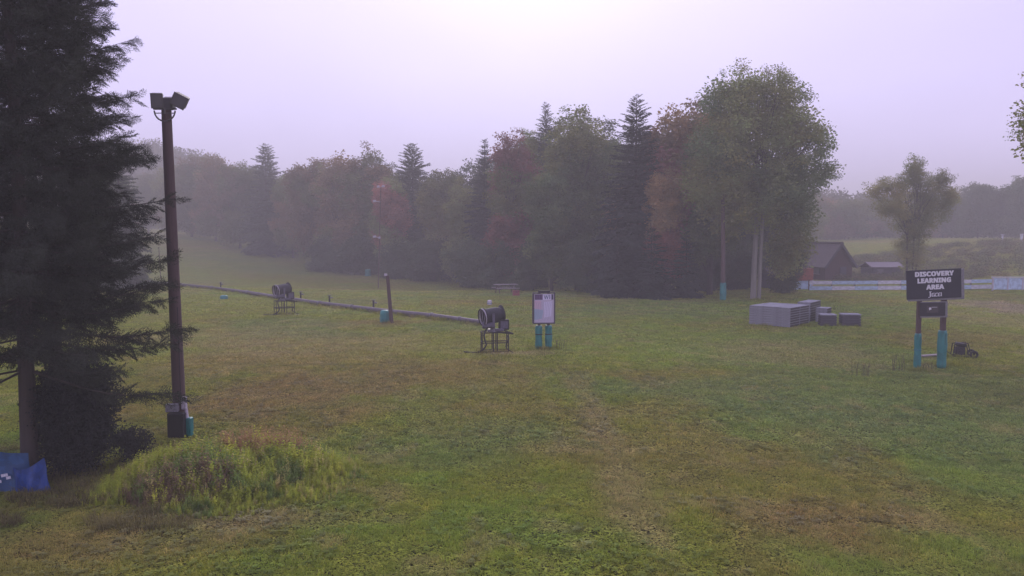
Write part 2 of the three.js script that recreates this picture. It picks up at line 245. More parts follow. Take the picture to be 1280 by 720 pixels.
// lobes: [dx, y, dz, rx, ry, rz] as shares of the tree's height (y, ry) and half width
function broadleaf(label, group, p, H, W, col, o = {}) {
  const r = rng(treeSeed += 13), shade = 0.7 + 0.75 * hash(treeSeed, 5), own = (q) => q && q.map((x) => x * shade); col = own(col); if (o.alt) o = { ...o, alt: own(o.alt) };
  const g = thing(o.name ?? 'broadleaf_tree', label, 'tree', p, rnd(r, 0, 6.28) * (o.fixed ? 0 : 1), group);
  const low = o.low ?? 0.12, stems = o.stems ?? 1, wood = [], twigs = [], hw = W / 2;
  const lobes = o.lobes ?? (() => { const l = [[0, 0.7, 0, 0.84, 0.3, 0.84]]; const n = 6; for (let k = 0; k < n; k++) { const a = k / n * 6.283 + rnd(r, -0.4, 0.4), y = lerp(low + 0.16, 0.8, ((k * 0.618) % 1)); l.push([Math.cos(a) * 0.48, y, Math.sin(a) * 0.48, rnd(r, 0.42, 0.58), rnd(r, 0.15, 0.24), rnd(r, 0.42, 0.58)]); } l.push([rnd(r, -0.2, 0.2), low + 0.2, rnd(r, -0.2, 0.2), 0.75, 0.18, 0.75]); return l; })();
  const items = [[], [], []], size = o.clump ?? clamp(W * 0.13, 0.55, 1.15), dens = o.dens ?? 1;
  const tips = [];
  for (const [dx, ly, dz, rx, ry, rz] of lobes) {
    const A = rx * hw, B = ry * H, C = rz * hw, n = Math.round(dens * 3.3 * (A * B + B * C + A * C) / (size * size)) + 6;
    for (let k = 0; k < n; k++) {
      const d = V(rnd(r, -1, 1), rnd(r, -1, 1), rnd(r, -1, 1)); if (d.lengthSq() > 1 || d.lengthSq() < 0.02) { k--; continue; }
      d.normalize(); const bump = 0.82 + 0.42 * fbm(d.x * 2.2 + treeSeed, d.y * 2.2 + d.z * 1.7, 2) - 0.12, rad = Math.pow(r(), 0.42) * bump;
      const q = V(dx * hw + d.x * A * rad, ly * H + d.y * B * rad, dz * hw + d.z * C * rad);
      if (q.y < low * H * 0.7 || q.y > H * 1.01) continue;
      const s = size * (r() < 0.3 ? rnd(r, 0.4, 0.7) : rnd(r, 0.75, 1.4)) * (rad > 0.85 ? 0.8 : 1), v = rnd(r, 0.8, 1.2) * (0.72 + 0.56 * fbm(q.x * 0.45 + treeSeed, q.y * 0.6 + q.z * 0.35, 2)), h = rnd(r, -0.12, 0.12), alt = o.alt && fbm(q.x * 0.22 + treeSeed, q.y * 0.22 + q.z * 0.15, 2) > 0.54 ? o.alt : col;
      items[Math.floor(r() * 3)].push({ m: place(q.x, q.y, q.z, s, s * rnd(r, 0.7, 1), s, rnd(r, -0.5, 0.5), rnd(r, 0, 6.28), rnd(r, -0.5, 0.5)), c: [alt[0] * v * (1 + h), alt[1] * v, alt[2] * v * (1 - h)] });
      if (r() < 0.16) tips.push(q);
    }
  }
  const tr = o.trunk ?? H * 0.016;
  const bases = [];
  for (let s = 0; s < stems; s++) {
    const b = stems > 1 ? V((s - (stems - 1) / 2) * 0.5 + rnd(r, -0.08, 0.08), -0.25, rnd(r, -0.2, 0.3)) : V(0, -0.25, 0), top = V(b.x * 1.9 + rnd(r, -0.3, 0.3), H * rnd(r, 0.74, 0.84), b.z * 3 + rnd(r, -0.3, 0.3));
    const mid = b.clone().lerp(top, 0.5).add(V(rnd(r, -0.25, 0.25), 0, rnd(r, -0.25, 0.25)));
    wood.push(limb([b, b.clone().lerp(mid, 0.5), mid, top], tr * (s ? 0.7 : 1), tr * 0.18, 8)); bases.push([b, mid, top]);
  }
  tips.slice(0, 40).forEach((q, i) => { const [b, mid, top] = bases[i % stems]; const t = clamp(q.y / H - 0.12 - 0.12 * r(), 0.12, 0.8), c = new THREE.CatmullRomCurve3([b, mid, top]).getPoint(t); const m = c.clone().lerp(q, 0.55); m.y += -0.02 * H + (q.y - c.y) * 0.1; twigs.push(limb([c, m, q], tr * 0.3, tr * 0.05, 5)); });
  for (const w of wood) mesh('trunk', w, o.bark ?? M.bark, g);
  if (twigs.length) mesh('limbs', twigs, o.twig ?? o.bark ?? M.bark, g);
  const crown = new THREE.Group(); crown.name = 'crown'; g.add(crown);
  const geos = o.fine ? FINE : CLUMP;
  items.forEach((it, i) => { if (it.length) scatter('foliage', geos[i], M.leaf, it, crown); });
  return g;
}
function conifer(label, group, p, H, W, col, o = {}) {
  const r = rng(treeSeed += 17), g = thing(o.name ?? 'conifer_tree', label, 'tree', p, rnd(r, 0, 6.28), group), hw = W / 2, low = o.low ?? 0.05;
  mesh('trunk', limb([V(0, -0.25, 0), V(0.05, H * 0.4, 0), V(0, H * 0.99, 0)], H * 0.016, 0.02, 7), M.bark, g);
  const items = [[], []], rows = Math.round(H / (o.step ?? 0.34));
  for (let k = 0; k < rows; k++) {
    const t = lerp(low, 0.985, k / (rows - 1)), prof = Math.pow(1 - t, o.pow ?? 0.66), n = Math.round(lerp(5, 13, prof)), ph = r() * 6.28;
    for (let j = 0; j < n; j++) {
      const a = ph + j / n * 6.283 + rnd(r, -0.25, 0.25), L = (hw * prof + 0.22) * rnd(r, 0.7, 1.15), up = lerp(-0.22, 0.55, Math.pow(t, 1.6)) + rnd(r, -0.12, 0.12), v = rnd(r, 0.7, 1.25);
      items[(j + k) % 2].push({ m: place(0, t * H + rnd(r, -0.15, 0.15), 0, L, L * 0.9, Math.max(L, 0.5), rnd(r, -0.2, 0.2), a, up), c: [col[0] * v, col[1] * v, col[2] * v] });
    }
  }
  const crown = new THREE.Group(); crown.name = 'crown'; g.add(crown);
  items.forEach((it, i) => scatter('foliage', BOUGH[i], M.leaf, it, crown));
  return g;
}
const C = { green: [0.105, 0.138, 0.048], dark: [0.07, 0.092, 0.042], olive: [0.165, 0.18, 0.055], yellow: [0.26, 0.255, 0.07], brown: [0.24, 0.165, 0.075], red: [0.26, 0.11, 0.085], spruce: [0.042, 0.06, 0.038] };
function tree(kind, px, top, depth, wpx, col, label, group, o = {}) {
  const p = foot(px, depth), H = at(px, top, depth).y - p.y, W = wpx / F * depth;
  return kind === 'c' ? conifer(label, group, p, H, W, col, o) : broadleaf(label, group, p, H, W, col, o);
}
// wood edge, from the upper slope to the big tree by the stacked platforms
const rowG = 'trees along the upper edge of the ski slope', edgeG = 'trees along the wood edge';
tree('c', 150, 166, 70, 80, C.spruce, 'grey misty spruce showing past the tall dark fir', null, { low: 0.02 });
tree('b', 120, 205, 80, 90, C.dark, 'misty broadleaf tree half hidden behind the tall dark fir', null);
for (const [px, top, d, w, where] of [[186, 214, 172, 52, 'fifth uphill from'], [214, 204, 163, 56, 'fourth uphill from'], [240, 193, 154, 60, 'third uphill from'], [270, 190, 147, 56, 'second uphill from'], [300, 199, 140, 58, 'next uphill from'], [366, 214, 131, 54, 'just downhill of']]) tree('b', px, top, d, w, C.olive, `hazy rounded slope tree, ${where} the broad dark pine`, rowG, { alt: C.brown, low: 0.05 });
tree('c', 334, 180, 134, 66, C.dark, 'broad dark pine standing above the hazy row of rounded trees', null, { pow: 0.5, low: 0.05, step: 0.5, name: 'pine_tree' });
tree('b', 392, 194, 121, 68, C.olive, 'brownish hazy tree beside the broad dark pine', null, { alt: C.brown, low: 0.06 });
tree('b', 424, 188, 117, 72, C.brown, 'wide hazy browning tree one place uphill from its taller twin', 'brown turning trees of the slope row', { alt: C.olive, low: 0.06 });
tree('b', 458, 181, 113, 76, C.brown, 'wide hazy browning tree touching the reddish tree by the tower post', 'brown turning trees of the slope row', { alt: C.olive, low: 0.06 });
tree('b', 488, 215, 104, 56, C.red, 'reddish tree with hazy lower crown behind the tall tower post', null, { low: 0.05, alt: C.olive });
tree('c', 516, 180, 108, 84, C.dark, 'blunt topped dark pine behind a yellowing tree', null, { pow: 0.5, low: 0.05, step: 0.5, name: 'pine_tree' });
tree('b', 552, 208, 101, 66, C.yellow, 'yellow green tree between the blunt dark pine and a narrow spruce', null, { alt: C.olive, low: 0.05 });
tree('b', 578, 222, 94, 56, C.olive, 'small olive tree touching the narrow spruce', null, { low: 0.04 });
tree('c', 606, 174, 90, 66, C.spruce, 'narrow pointed spruce left of the red leaved maple'.replace(' left of', ' beside'), null, { low: 0.03 });
tree('b', 640, 160, 82, 76, C.red, 'red leaved maple above the picnic table', null, { alt: C.olive, low: 0.1 });
tree('b', 664, 152, 84, 60, C.olive, 'slim olive tree between red maple and round green tree', null, { low: 0.1 });
tree('c', 682, 128, 84, 70, C.dark, 'tall spruce whose tip rises among rounded crowns', null, { low: 0.1 });
tree('b', 722, 124, 74, 92, C.green, 'tall round green tree behind the map board', null, { alt: C.olive, low: 0.12 });
tree('b', 690, 205, 71, 70, C.green, 'lower bushy green tree at the wood edge behind the map board', null, { low: 0.06 });
tree('b', 757, 170, 74, 62, C.green, 'green tree squeezed against the tall dark spruce', null, { low: 0.06, alt: C.brown });
tree('c', 794, 119, 66, 118, C.spruce, 'tall dark spruce with wide skirts at the wood edge', null, { low: 0.02 });
tree('b', 850, 124, 67, 122, C.red, 'tall tree with red brown autumn crown', null, { alt: C.brown, low: 0.2 });
tree('b', 832, 205, 63.5, 60, C.brown, 'lower red brown crown in front of the tall autumn tree', null, { alt: C.red, low: 0.14 });
tree('b', 888, 122, 64, 84, C.green, 'green tree between autumn crown and the biggest tree', null, { alt: C.brown, low: 0.16 });
tree('b', 946, 80, 60, 186, C.green, 'biggest green tree with pale forked trunks by the stacked platforms', null, {
  fixed: true, bark: M.paleBark, stems: 2, low: 0.13, trunk: 0.24, twig: M.bark, alt: C.olive, clump: 0.92, dens: 1.25, fine: true,
  lobes: [[-0.34, 0.84, 0.1, 0.4, 0.16, 0.42], [0.16, 0.83, 0, 0.46, 0.17, 0.5], [0.42, 0.68, 0.1, 0.5, 0.15, 0.55], [-0.4, 0.64, 0.2, 0.55, 0.2, 0.5], [0.66, 0.56, 0, 0.42, 0.1, 0.4], [-0.62, 0.5, 0.1, 0.4, 0.14, 0.4], [0.2, 0.47, 0.2, 0.5, 0.13, 0.5], [0.45, 0.38, 0, 0.36, 0.12, 0.4], [-0.3, 0.42, 0, 0.45, 0.16, 0.5], [0.55, 0.24, -0.2, 0.28, 0.1, 0.3], [0.42, 0.16, -0.3, 0.2, 0.07, 0.2]],
});
for (const [px, top, d, w, where] of [[815, 285, 61, 54, 'between the wide spruce and the brown crown'], [858, 290, 61.5, 46, 'under the lower red brown crown'], [772, 292, 62, 50, 'against the wide spruce skirts']]) tree('c', px, top, d, w, C.spruce, `low young spruce ${where}`, 'young spruces under the wood edge', { low: 0, step: 0.3 });
for (const [px, top, d, w, where] of [[590, 300, 86, 70, 'under the narrow pointed spruce'], [622, 296, 80, 50, 'behind the picnic table'], [665, 300, 74, 56, 'below the slim olive tree'], [540, 296, 96, 70, 'below the yellow green tree'], [500, 300, 101, 60, 'below the blunt dark pine'], [735, 292, 68, 60, 'beside the wide spruce skirts'], [450, 296, 108, 70, 'uphill of the tower post'], [985, 300, 66, 50, 'beside the small dark shed'], [890, 300, 70, 60, 'before the pale beige hut'], [925, 300, 72, 60, 'behind the pale forked trunks'], [410, 296, 113, 60, 'below the wide brown slope trees']]) tree('b', px, top, d, w, C.dark, `low bushy undergrowth tree ${where}`, 'bushy undergrowth along the wood', { low: 0, stems: 2, fine: true });
// a second, deeper row that closes the wood
[[260, 205, 172, 90], [320, 205, 160, 90], [385, 205, 145, 90], [440, 205, 138, 90], [495, 200, 130, 90], [545, 215, 124, 90], [585, 205, 112, 80], [625, 180, 106, 80], [665, 165, 102, 80], [705, 150, 98, 90], [750, 150, 92, 90], [800, 150, 88, 90], [860, 150, 84, 90], [905, 160, 80, 80], [955, 190, 78, 80]].forEach(([px, top, d, w], i) => tree('b', px, top, d, w, C.dark, 'dim tree deep in the wood behind ' + ['the upper slope row', 'the broad dark pine', 'the tree beside the broad pine', 'the wide brown slope trees', 'the blunt dark pine', 'the yellow green tree', 'the narrow pointed spruce', 'the red leaved maple', 'the slim olive tree', 'the tall round green tree', 'the squeezed green tree', 'the tall dark spruce', 'the red brown crown', 'the utility pole', 'the biggest tree'][i], 'trees deep in the wood', { low: 0.04, dens: 0.7 }));
// right of the wood
{
  const r = rng(15), items = []; for (let k = 0; k < 1500; k++) { const x = rnd(r, 40, 175), z = rnd(r, -225, -195), s = rnd(r, 1.4, 2.8), v = rnd(r, 0.7, 1.3); items.push({ m: place(x, groundY(x, z) + rnd(r, 0, 9.5 + 2.5 * fbm(x * 0.1, 3, 2)), z, s, s, s, 0, rnd(r, 0, 6.3), 0), c: [0.1 * v, 0.1 * v, 0.05 * v] }); }
  tag(scatter('woods', CLUMP[1], M.leaf, items, scene), 'far band of misty woods closing the view beyond the bank', 'woods');
  const bankItems = []; for (let k = 0; k < 2600; k++) { const x = rnd(r, 34, 92), z = rnd(r, -113, -80); if (fbm(x * 0.25, z * 0.25, 3) < 0.36) continue; const s = rnd(r, 0.35, 0.9), v = rnd(r, 0.7, 1.3); bankItems.push({ m: place(x, groundY(x, z) + s * 0.3, z, s, s * 0.7, s, 0, rnd(r, 0, 6.3), 0), c: r() < 0.3 ? [0.15 * v, 0.115 * v, 0.06 * v] : [0.1 * v, 0.11 * v, 0.05 * v] }); }
  tag(scatter('ground_cover', FINE[2], M.leaf, bankItems, scene), 'rough scrub growing over the grassy bank', 'scrub');
}
tree('b', 1140, 190, 77, 114, [0.26, 0.25, 0.08], 'lone yellowing tree with open crown standing behind the black sign', null, {
  fixed: true, low: 0.06, alt: C.olive, fine: true, clump: 0.6, dens: 0.85, stems: 3, trunk: 0.13,
  lobes: [[0, 0.86, 0, 0.2, 0.13, 0.3], [0.14, 0.72, 0, 0.34, 0.14, 0.4], [-0.74, 0.72, 0, 0.24, 0.1, 0.3], [-0.42, 0.74, 0.1, 0.24, 0.1, 0.3], [0.6, 0.75, 0, 0.22, 0.11, 0.35], [0.8, 0.66, 0, 0.2, 0.08, 0.3], [-0.5, 0.58, 0.2, 0.44, 0.11, 0.5], [0.45, 0.56, -0.2, 0.44, 0.12, 0.5], [0, 0.44, 0, 0.5, 0.13, 0.5], [0, 0.28, 0, 0.36, 0.12, 0.35], [0.05, 0.15, 0, 0.22, 0.08, 0.25]],
});
['first', 'second', 'third', 'fourth', 'fifth', 'sixth', 'seventh'].forEach((nth, i) => { const [px, top, d, w] = [[1008, 258, 150, 50], [1030, 248, 165, 56], [1056, 250, 160, 56], [1084, 248, 170, 60], [1110, 254, 165, 56], [1150, 258, 168, 60], [1178, 252, 165, 56]][i]; tree('b', px, top, d, w, C.olive, `far misty tree beyond the lodge, ${nth} from the big wood`, 'far misty trees beyond the lodge', { low: 0.03, alt: C.brown }); });
for (const [px, top, d, w, where] of [[1202, 244, 158, 50, 'first from'], [1222, 224, 150, 52, 'second from'], [1250, 236, 152, 54, 'third from'], [1276, 219, 146, 56, 'fourth from'], [1308, 222, 148, 60, 'fifth from']]) tree('b', px, top, d, w, C.dark, `dim misty tree on the grassy bank, ${where} the lone tree`, 'misty trees on the grassy bank', { low: 0.03 });
broadleaf('overhanging maple whose leafy bough tips reach in beside the sky', null, spot(18.2, -23), 11.5, 8.6, C.olive, { low: 0.5, clump: 0.42, fine: true, lobes: [[0, 0.76, 0, 0.9, 0.13, 0.9], [-0.3, 0.7, 0, 0.62, 0.1, 0.6], [0, 0.86, 0, 0.6, 0.13, 0.6]], fixed: true });
// far hill with woods on it
{
  const hp = V(-118, 0, -265), hillH = (x, z) => 23 * Math.exp(-(((x - hp.x) / 42) ** 2) - (((z - hp.z) / 45) ** 2));
  const g = new THREE.PlaneGeometry(260, 180, 52, 36).rotateX(-Math.PI / 2).translate(hp.x, 0, hp.z), P = g.attributes.position;
  for (let i = 0; i < P.count; i++) { const x = P.getX(i), z = P.getZ(i); P.setY(i, groundY(x, z) - 0.6 + hillH(x, z)); }
  g.computeVertexNormals();
  tag(mesh('hill', g, mat([0.06, 0.058, 0.04], { map: T.mottle, roughness: 1 }), scene), 'wooded hill dissolving into mist beyond the slope', 'hill', null, 'structure');
  const r = rng(5), items = [];
  for (let k = 0; k < 2600; k++) { const x = hp.x + rnd(r, -110, 110), z = hp.z + rnd(r, -60, 75), h = hillH(x, z); if (h < 3) continue; const s = rnd(r, 1.6, 3), v = rnd(r, 0.7, 1.3); items.push({ m: place(x, groundY(x, z) + h + rnd(r, -0.3, 2.4), z, s, s * 1.3, s, 0, rnd(r, 0, 6.3), 0), c: [0.07 * v, 0.066 * v, 0.045 * v] }); }
  tag(scatter('woods', CLUMP[0], M.leaf, items, scene), 'far mass of treetops on the misty hill', 'woods');
}
console.log('trees');

// ------------------------------------------------------------------ the near fir
function sprig(seed) {                                               // twig with needles along x, one unit
  const r = rng(seed), p = [];
  const put = (a, b, c) => p.push(...a.toArray(), ...b.toArray(), ...c.toArray());
  const shoots = [[V(0, 0, 0), V(1, -0.08, 0)]];
  for (const t of [0.15, 0.28, 0.4, 0.52, 0.64, 0.76]) for (const s of [-1, 1]) { const a = V(t, -0.08 * t, 0), L = 0.52 * (1.02 - t) + 0.08; shoots.push([a, a.clone().add(V(L * 0.75, rnd(r, -0.3, 0.05) * L, s * L * 0.72))]); }
  for (const [a, b] of shoots) {
    const d = b.clone().sub(a), L = d.length(), u = d.clone().normalize(), n = Math.round(L * 26);
    const s = V(0, 1, 0).cross(u).normalize().multiplyScalar(0.006); put(a.clone().add(s), a.clone().sub(s), b); 
    for (let k = 0; k < n; k++) { const t = (k + r()) / n, q = a.clone().addScaledVector(d, t), dir = u.clone().multiplyScalar(0.7).add(V(rnd(r, -1, 1), rnd(r, -0.8, 1), rnd(r, -1, 1)).multiplyScalar(0.9)).normalize(), w = V(rnd(r, -1, 1), rnd(r, -1, 1), rnd(r, -1, 1)).cross(dir).normalize().multiplyScalar(0.017); put(q.clone().add(w), q.clone().sub(w), q.clone().addScaledVector(dir, rnd(r, 0.07, 0.12))); }
  }
  return soup(p);
}
const SPRIG = [sprig(401), sprig(402)];
function fir(label, p, H, reach, low, o = {}) {
  const r = rng(o.seed ?? 77), g = thing('fir_tree', label, 'tree', p, 0), wood = [], items = [[], []];
  mesh('trunk', limb([V(0, -0.3, 0), V(0.03, H * 0.3, 0.02), V(-0.05, H * 0.65, 0), V(0, H, 0)], 0.17, 0.03, 10), M.bark, g);
  const rows = o.rows ?? 44;
  for (let k = 0; k < rows; k++) {
    const t = (k + 0.5 * r()) / rows, y = lerp(low, H - 0.3, t), prof = reach * Math.pow(1 - y / H, 0.95), n = y < low + 0.9 ? 4 : o.n ?? 6, ph = r() * 6.28;
    for (let j = 0; j < n; j++) {
      const a = ph + j / n * 6.283 + rnd(r, -0.3, 0.3), L = prof * (r() < 0.25 ? rnd(r, 0.95, 1.18) : rnd(r, 0.62, 0.98)), up = lerp(-0.08, 0.5, Math.pow(clamp((y - low) / (H - low), 0, 1), 0.9)) + rnd(r, -0.09, 0.09);
      const dir = V(Math.cos(a), 0, Math.sin(a)), P0 = V(0, y, 0), tip = V(dir.x * L, y + L * up, dir.z * L), m = P0.clone().lerp(tip, 0.55); m.y -= L * 0.07;
      wood.push(limb([P0, m, tip], 0.008 + 0.007 * L, 0.003, 4));
      const cv = new THREE.CatmullRomCurve3([P0, m, tip]), steps = Math.round(L * 12) + 4;
      for (let s = 1; s <= steps; s++) {
        const u = lerp(0.2, 1, s / steps), c = cv.getPoint(u), sd = s % 2 ? 1 : -1, end = s >= steps - 1, len = end ? rnd(r, 0.28, 0.42) : rnd(r, 0.36, 0.66) * (1.15 - 0.55 * u), yaw = -a + (end ? rnd(r, -0.2, 0.2) : sd * rnd(r, 0.35, 0.95)), pitch = up * 0.6 + (r() < 0.3 ? rnd(r, 0.1, 0.7) : rnd(r, -0.75, 0.1)), v = rnd(r, 0.65, 1.2);
        items[s % 2].push({ m: place(c.x, c.y, c.z, len, len, len, rnd(r, -1.2, 1.2), yaw, pitch), c: [0.045 * v, 0.052 * v, 0.036 * v] });
      }
    }
  }
  mesh('branches', wood, M.bark, g);
  const crown = new THREE.Group(); crown.name = 'crown'; g.add(crown);
  items.forEach((it, i) => scatter('needles', SPRIG[i], M.leaf, it, crown));
  return g;
}
const firSpot = onGround(38, 604);
fir('tall dark fir with layered boughs rising from behind the blue banner', firSpot, 17, 3.9, 2.3, { seed: 79, rows: 52, n: 7 });
fir('second dark fir standing close against the tall fir', spot(firSpot.x - 0.9, firSpot.z - 2.6), 16, 2.7, 3.2, { seed: 91, rows: 40, n: 6 });
fir('third dark fir crowding in past the tall fir trunk', spot(firSpot.x - 2.6, firSpot.z - 0.6), 15, 2.9, 3.0, { seed: 95, rows: 42, n: 6 });
function shrub(name, label, p, H, W, col, o = {}) {
  const r = rng(o.seed ?? 9), g = thing(name, label, 'shrub', p, 0, o.group), items = [], stems = [];
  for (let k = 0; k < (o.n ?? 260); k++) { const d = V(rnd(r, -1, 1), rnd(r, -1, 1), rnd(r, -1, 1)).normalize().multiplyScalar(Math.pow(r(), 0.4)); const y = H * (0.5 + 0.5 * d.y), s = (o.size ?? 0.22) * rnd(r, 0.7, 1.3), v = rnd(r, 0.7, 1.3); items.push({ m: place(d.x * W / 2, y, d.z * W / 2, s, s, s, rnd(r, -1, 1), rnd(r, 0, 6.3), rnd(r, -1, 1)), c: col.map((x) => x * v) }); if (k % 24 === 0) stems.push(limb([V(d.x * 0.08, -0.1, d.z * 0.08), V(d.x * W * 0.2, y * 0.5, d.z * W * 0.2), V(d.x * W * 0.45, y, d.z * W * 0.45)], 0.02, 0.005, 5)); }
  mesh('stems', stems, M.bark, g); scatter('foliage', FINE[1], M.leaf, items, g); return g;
}
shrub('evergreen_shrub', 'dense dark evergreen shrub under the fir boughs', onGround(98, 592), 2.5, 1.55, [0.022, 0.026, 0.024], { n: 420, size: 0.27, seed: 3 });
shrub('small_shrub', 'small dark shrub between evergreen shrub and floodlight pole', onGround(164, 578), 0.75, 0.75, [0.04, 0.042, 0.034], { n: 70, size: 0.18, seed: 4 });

// blue banner at the foot of the fir
{
  const g = thing('vinyl_banner', 'crumpled blue vinyl banner wrapped round the foot of the fir', 'banner', V(0, 0, 0));
  const sheet = (corners, bulge, seed) => { const n = 18, m = 12, pos = [], uv = [], idx = []; for (let s = 0; s < 2; s++) for (let j = 0; j <= m; j++) for (let i = 0; i <= n; i++) { const u = i / n, v = j / m, a = corners[0].clone().lerp(corners[1], u), b = corners[3].clone().lerp(corners[2], u), p = a.lerp(b, v); p.z += bulge * Math.sin(u * Math.PI) + 0.09 * (fbm(u * 5 + seed, v * 2, 3) - 0.5) + 0.05 * Math.sin(u * 13 + v * 4 + seed) * v - s * 0.012; p.y -= 0.1 * Math.sin(u * Math.PI) * (1 - v); pos.push(p.x, p.y, p.z); uv.push(u, v); } const w = n + 1, half = w * (m + 1); for (let s = 0; s < 2; s++) for (let j = 0; j < m; j++) for (let i = 0; i < n; i++) { const a = s * half + j * w + i; if (s) idx.push(a, a + 1, a + w, a + 1, a + w + 1, a + w); else idx.push(a, a + w, a + 1, a + 1, a + w, a + w + 1); } const q = new THREE.BufferGeometry(); q.setAttribute('position', new THREE.Float32BufferAttribute(pos, 3)); q.setAttribute('uv', new THREE.Float32BufferAttribute(uv, 2)); q.setIndex(idx); q.computeVertexNormals(); return q; };
  const d = -firSpot.z - 0.45;
  const a = mesh('banner_panel', sheet([at(-50, 545, d), at(36, 566, d), at(40, 622, d), at(-50, 618, d)], 0.1, 1), M.blueDull, g); a.userData.label = 'faded blue panel with pale marks';
  mesh('banner_panel', sheet([at(16, 584, d - 0.12), at(55, 572, d - 0.1), at(64, 616, d - 0.1), at(24, 640, d - 0.12)], 0.12, 5), M.blue, g);
  const marks = []; for (const [px, py, w] of [[5, 599, 0.1], [12, 591, 0.13], [17, 594, 0.09], [1, 592, 0.06]]) { const p = at(px, py, d); marks.push(box(w, 0.055, 0.006, p.x, p.y, p.z + 0.16, 0, 0.2)); }
  mesh('printed_marks', marks, M.fencePale, g);
}

// ------------------------------------------------------------------ weeds round the floodlight pole
{
  const r = rng(55);
  const stalk = (seed) => { const q = rng(seed), p = []; for (let s = 0; s < 5; s++) { const bx = rnd(q, -0.1, 0.1), bz = rnd(q, -0.1, 0.1), h = rnd(q, 0.6, 1), lx = rnd(q, -0.2, 0.2), lz = rnd(q, -0.2, 0.2); for (let k = 0; k < 16; k++) { const t = (k + q()) / 16, x = bx + lx * t, z = bz + lz * t, y = h * t, a = q() * 6.28, L = lerp(0.2, 0.07, t), dx = Math.cos(a), dz = Math.sin(a), w = 0.024; p.push(x - dz * w, y, z + dx * w, x + dz * w, y, z - dx * w, x + dx * L, y + L * rnd(q, -0.2, 0.7), z + dz * L); } p.push(bx - 0.004, 0, bz, bx + 0.004, 0, bz, bx + lx, h, bz + lz); } return soup(p); };
  const tall = bladeTuft(61, 26, 0.14, 0.42, 0.006), herb = stalk(62), A = [], B = [];
  for (let k = 0; k < 9500; k++) {
    const a = r() * 6.283, d = Math.sqrt(r()), x = MOUND.x + Math.cos(a) * d * 2.95, z = MOUND.z + Math.sin(a) * d * 2.6; if (d > 0.72 + 0.4 * fbm(x, z, 2) || r() < smooth(0.55, 1.05, d) * 0.75) continue;
    const y = groundY(x, z), v = rnd(r, 0.7, 1.3), e = (x + 5.3) ** 2 / 0.9 + (z + 17.2) ** 2 / 0.3, f = (x + 6.3) ** 2 / 0.8 + (z + 14.9) ** 2 / 0.4, gold = (x + 6.4) ** 2 / 3.6 + (z + 17.9) ** 2 / 1.0 + 0.8 * (fbm(x * 1.4, z * 1.4, 3) - 0.5);
    let c = gold < 1 || r() < 0.18 ? [0.5, 0.52, 0.06] : [0.38, 0.44, 0.055]; if (fbm(x * 1.6 + 9, z * 1.6, 3) > 0.56) c = [0.2, 0.29, 0.06]; if (e < 1.3 && r() < 0.8) c = [0.4, 0.25, 0.11]; else if (f < 1.3 && r() < 0.6) c = [0.26, 0.185, 0.1]; else if (r() < 0.15) c = [0.48, 0.42, 0.14];
    c = c.map((q) => q * v);
    const s = rnd(r, 0.7, 1.25) * (0.2 + 0.58 * (1 - smooth(0.35, 1.0, d))) * (0.6 + 0.9 * fbm(x * 0.9 + 30, z * 0.9, 2));
    (r() < 0.45 ? A : B).push({ m: place(x, y - 0.01, z, s, s * rnd(r, 0.6, 1.2), s, rnd(r, -0.1, 0.1), rnd(r, 0, 6.3), rnd(r, -0.1, 0.1)), c });
    if (B.length && B[B.length - 1].c === c) B[B.length - 1].m.scale(V(0.7, 0.62, 0.7));
  }
  tag(scatter('tall_grass', tall, M.grass, A, scene), 'long yellow green grass round the foot of the floodlight pole', 'grass');
  tag(scatter('weeds', herb, M.grass, B, scene), 'leafy green and rusty weeds on the mound below the floodlight pole', 'weeds');
  // looser rough growth under the fir
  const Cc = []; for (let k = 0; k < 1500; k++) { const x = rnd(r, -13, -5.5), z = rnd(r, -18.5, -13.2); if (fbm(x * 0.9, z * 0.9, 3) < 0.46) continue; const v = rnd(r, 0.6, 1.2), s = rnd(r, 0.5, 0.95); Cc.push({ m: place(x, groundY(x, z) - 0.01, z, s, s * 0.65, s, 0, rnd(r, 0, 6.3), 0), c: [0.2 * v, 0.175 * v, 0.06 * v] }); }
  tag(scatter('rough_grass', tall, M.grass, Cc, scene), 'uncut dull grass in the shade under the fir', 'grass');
  // dry weed clumps standing in the field
  const dry = (px, py, h, label) => { const p = onGround(px, py), g = thing('dry_weed', label, 'weed', p), q = rng(px), list = []; for (let k = 0; k < 12; k++) { const x = rnd(q, -0.28, 0.28), z = rnd(q, -0.15, 0.15), hh = h * rnd(q, 0.55, 1); list.push(limb([V(x, -0.05, z), V(x * 1.1, hh * 0.5, z), V(x * 1.3 + rnd(q, -0.08, 0.08), hh, z)], 0.008, 0.004, 4)); if (k % 2) list.push(limb([V(x * 1.1, hh * 0.6, z), V(x * 1.1 + rnd(q, -0.12, 0.12), hh * 0.85, z)], 0.006, 0.003, 4)); } mesh('stalks', list, mat([0.1, 0.075, 0.05]), g); };
  dry(1075, 470, 0.6, 'dry brown weed stalks standing alone near the black sign');
  dry(1120, 464, 0.75, 'dry weed stalks just beside the padded sign post');
  dry(700, 436, 0.5, 'dry weed stalks beside the map board posts');
  dry(1160, 462, 0.3, 'short dead stalks between the two padded sign posts');
}
console.log('weeds');

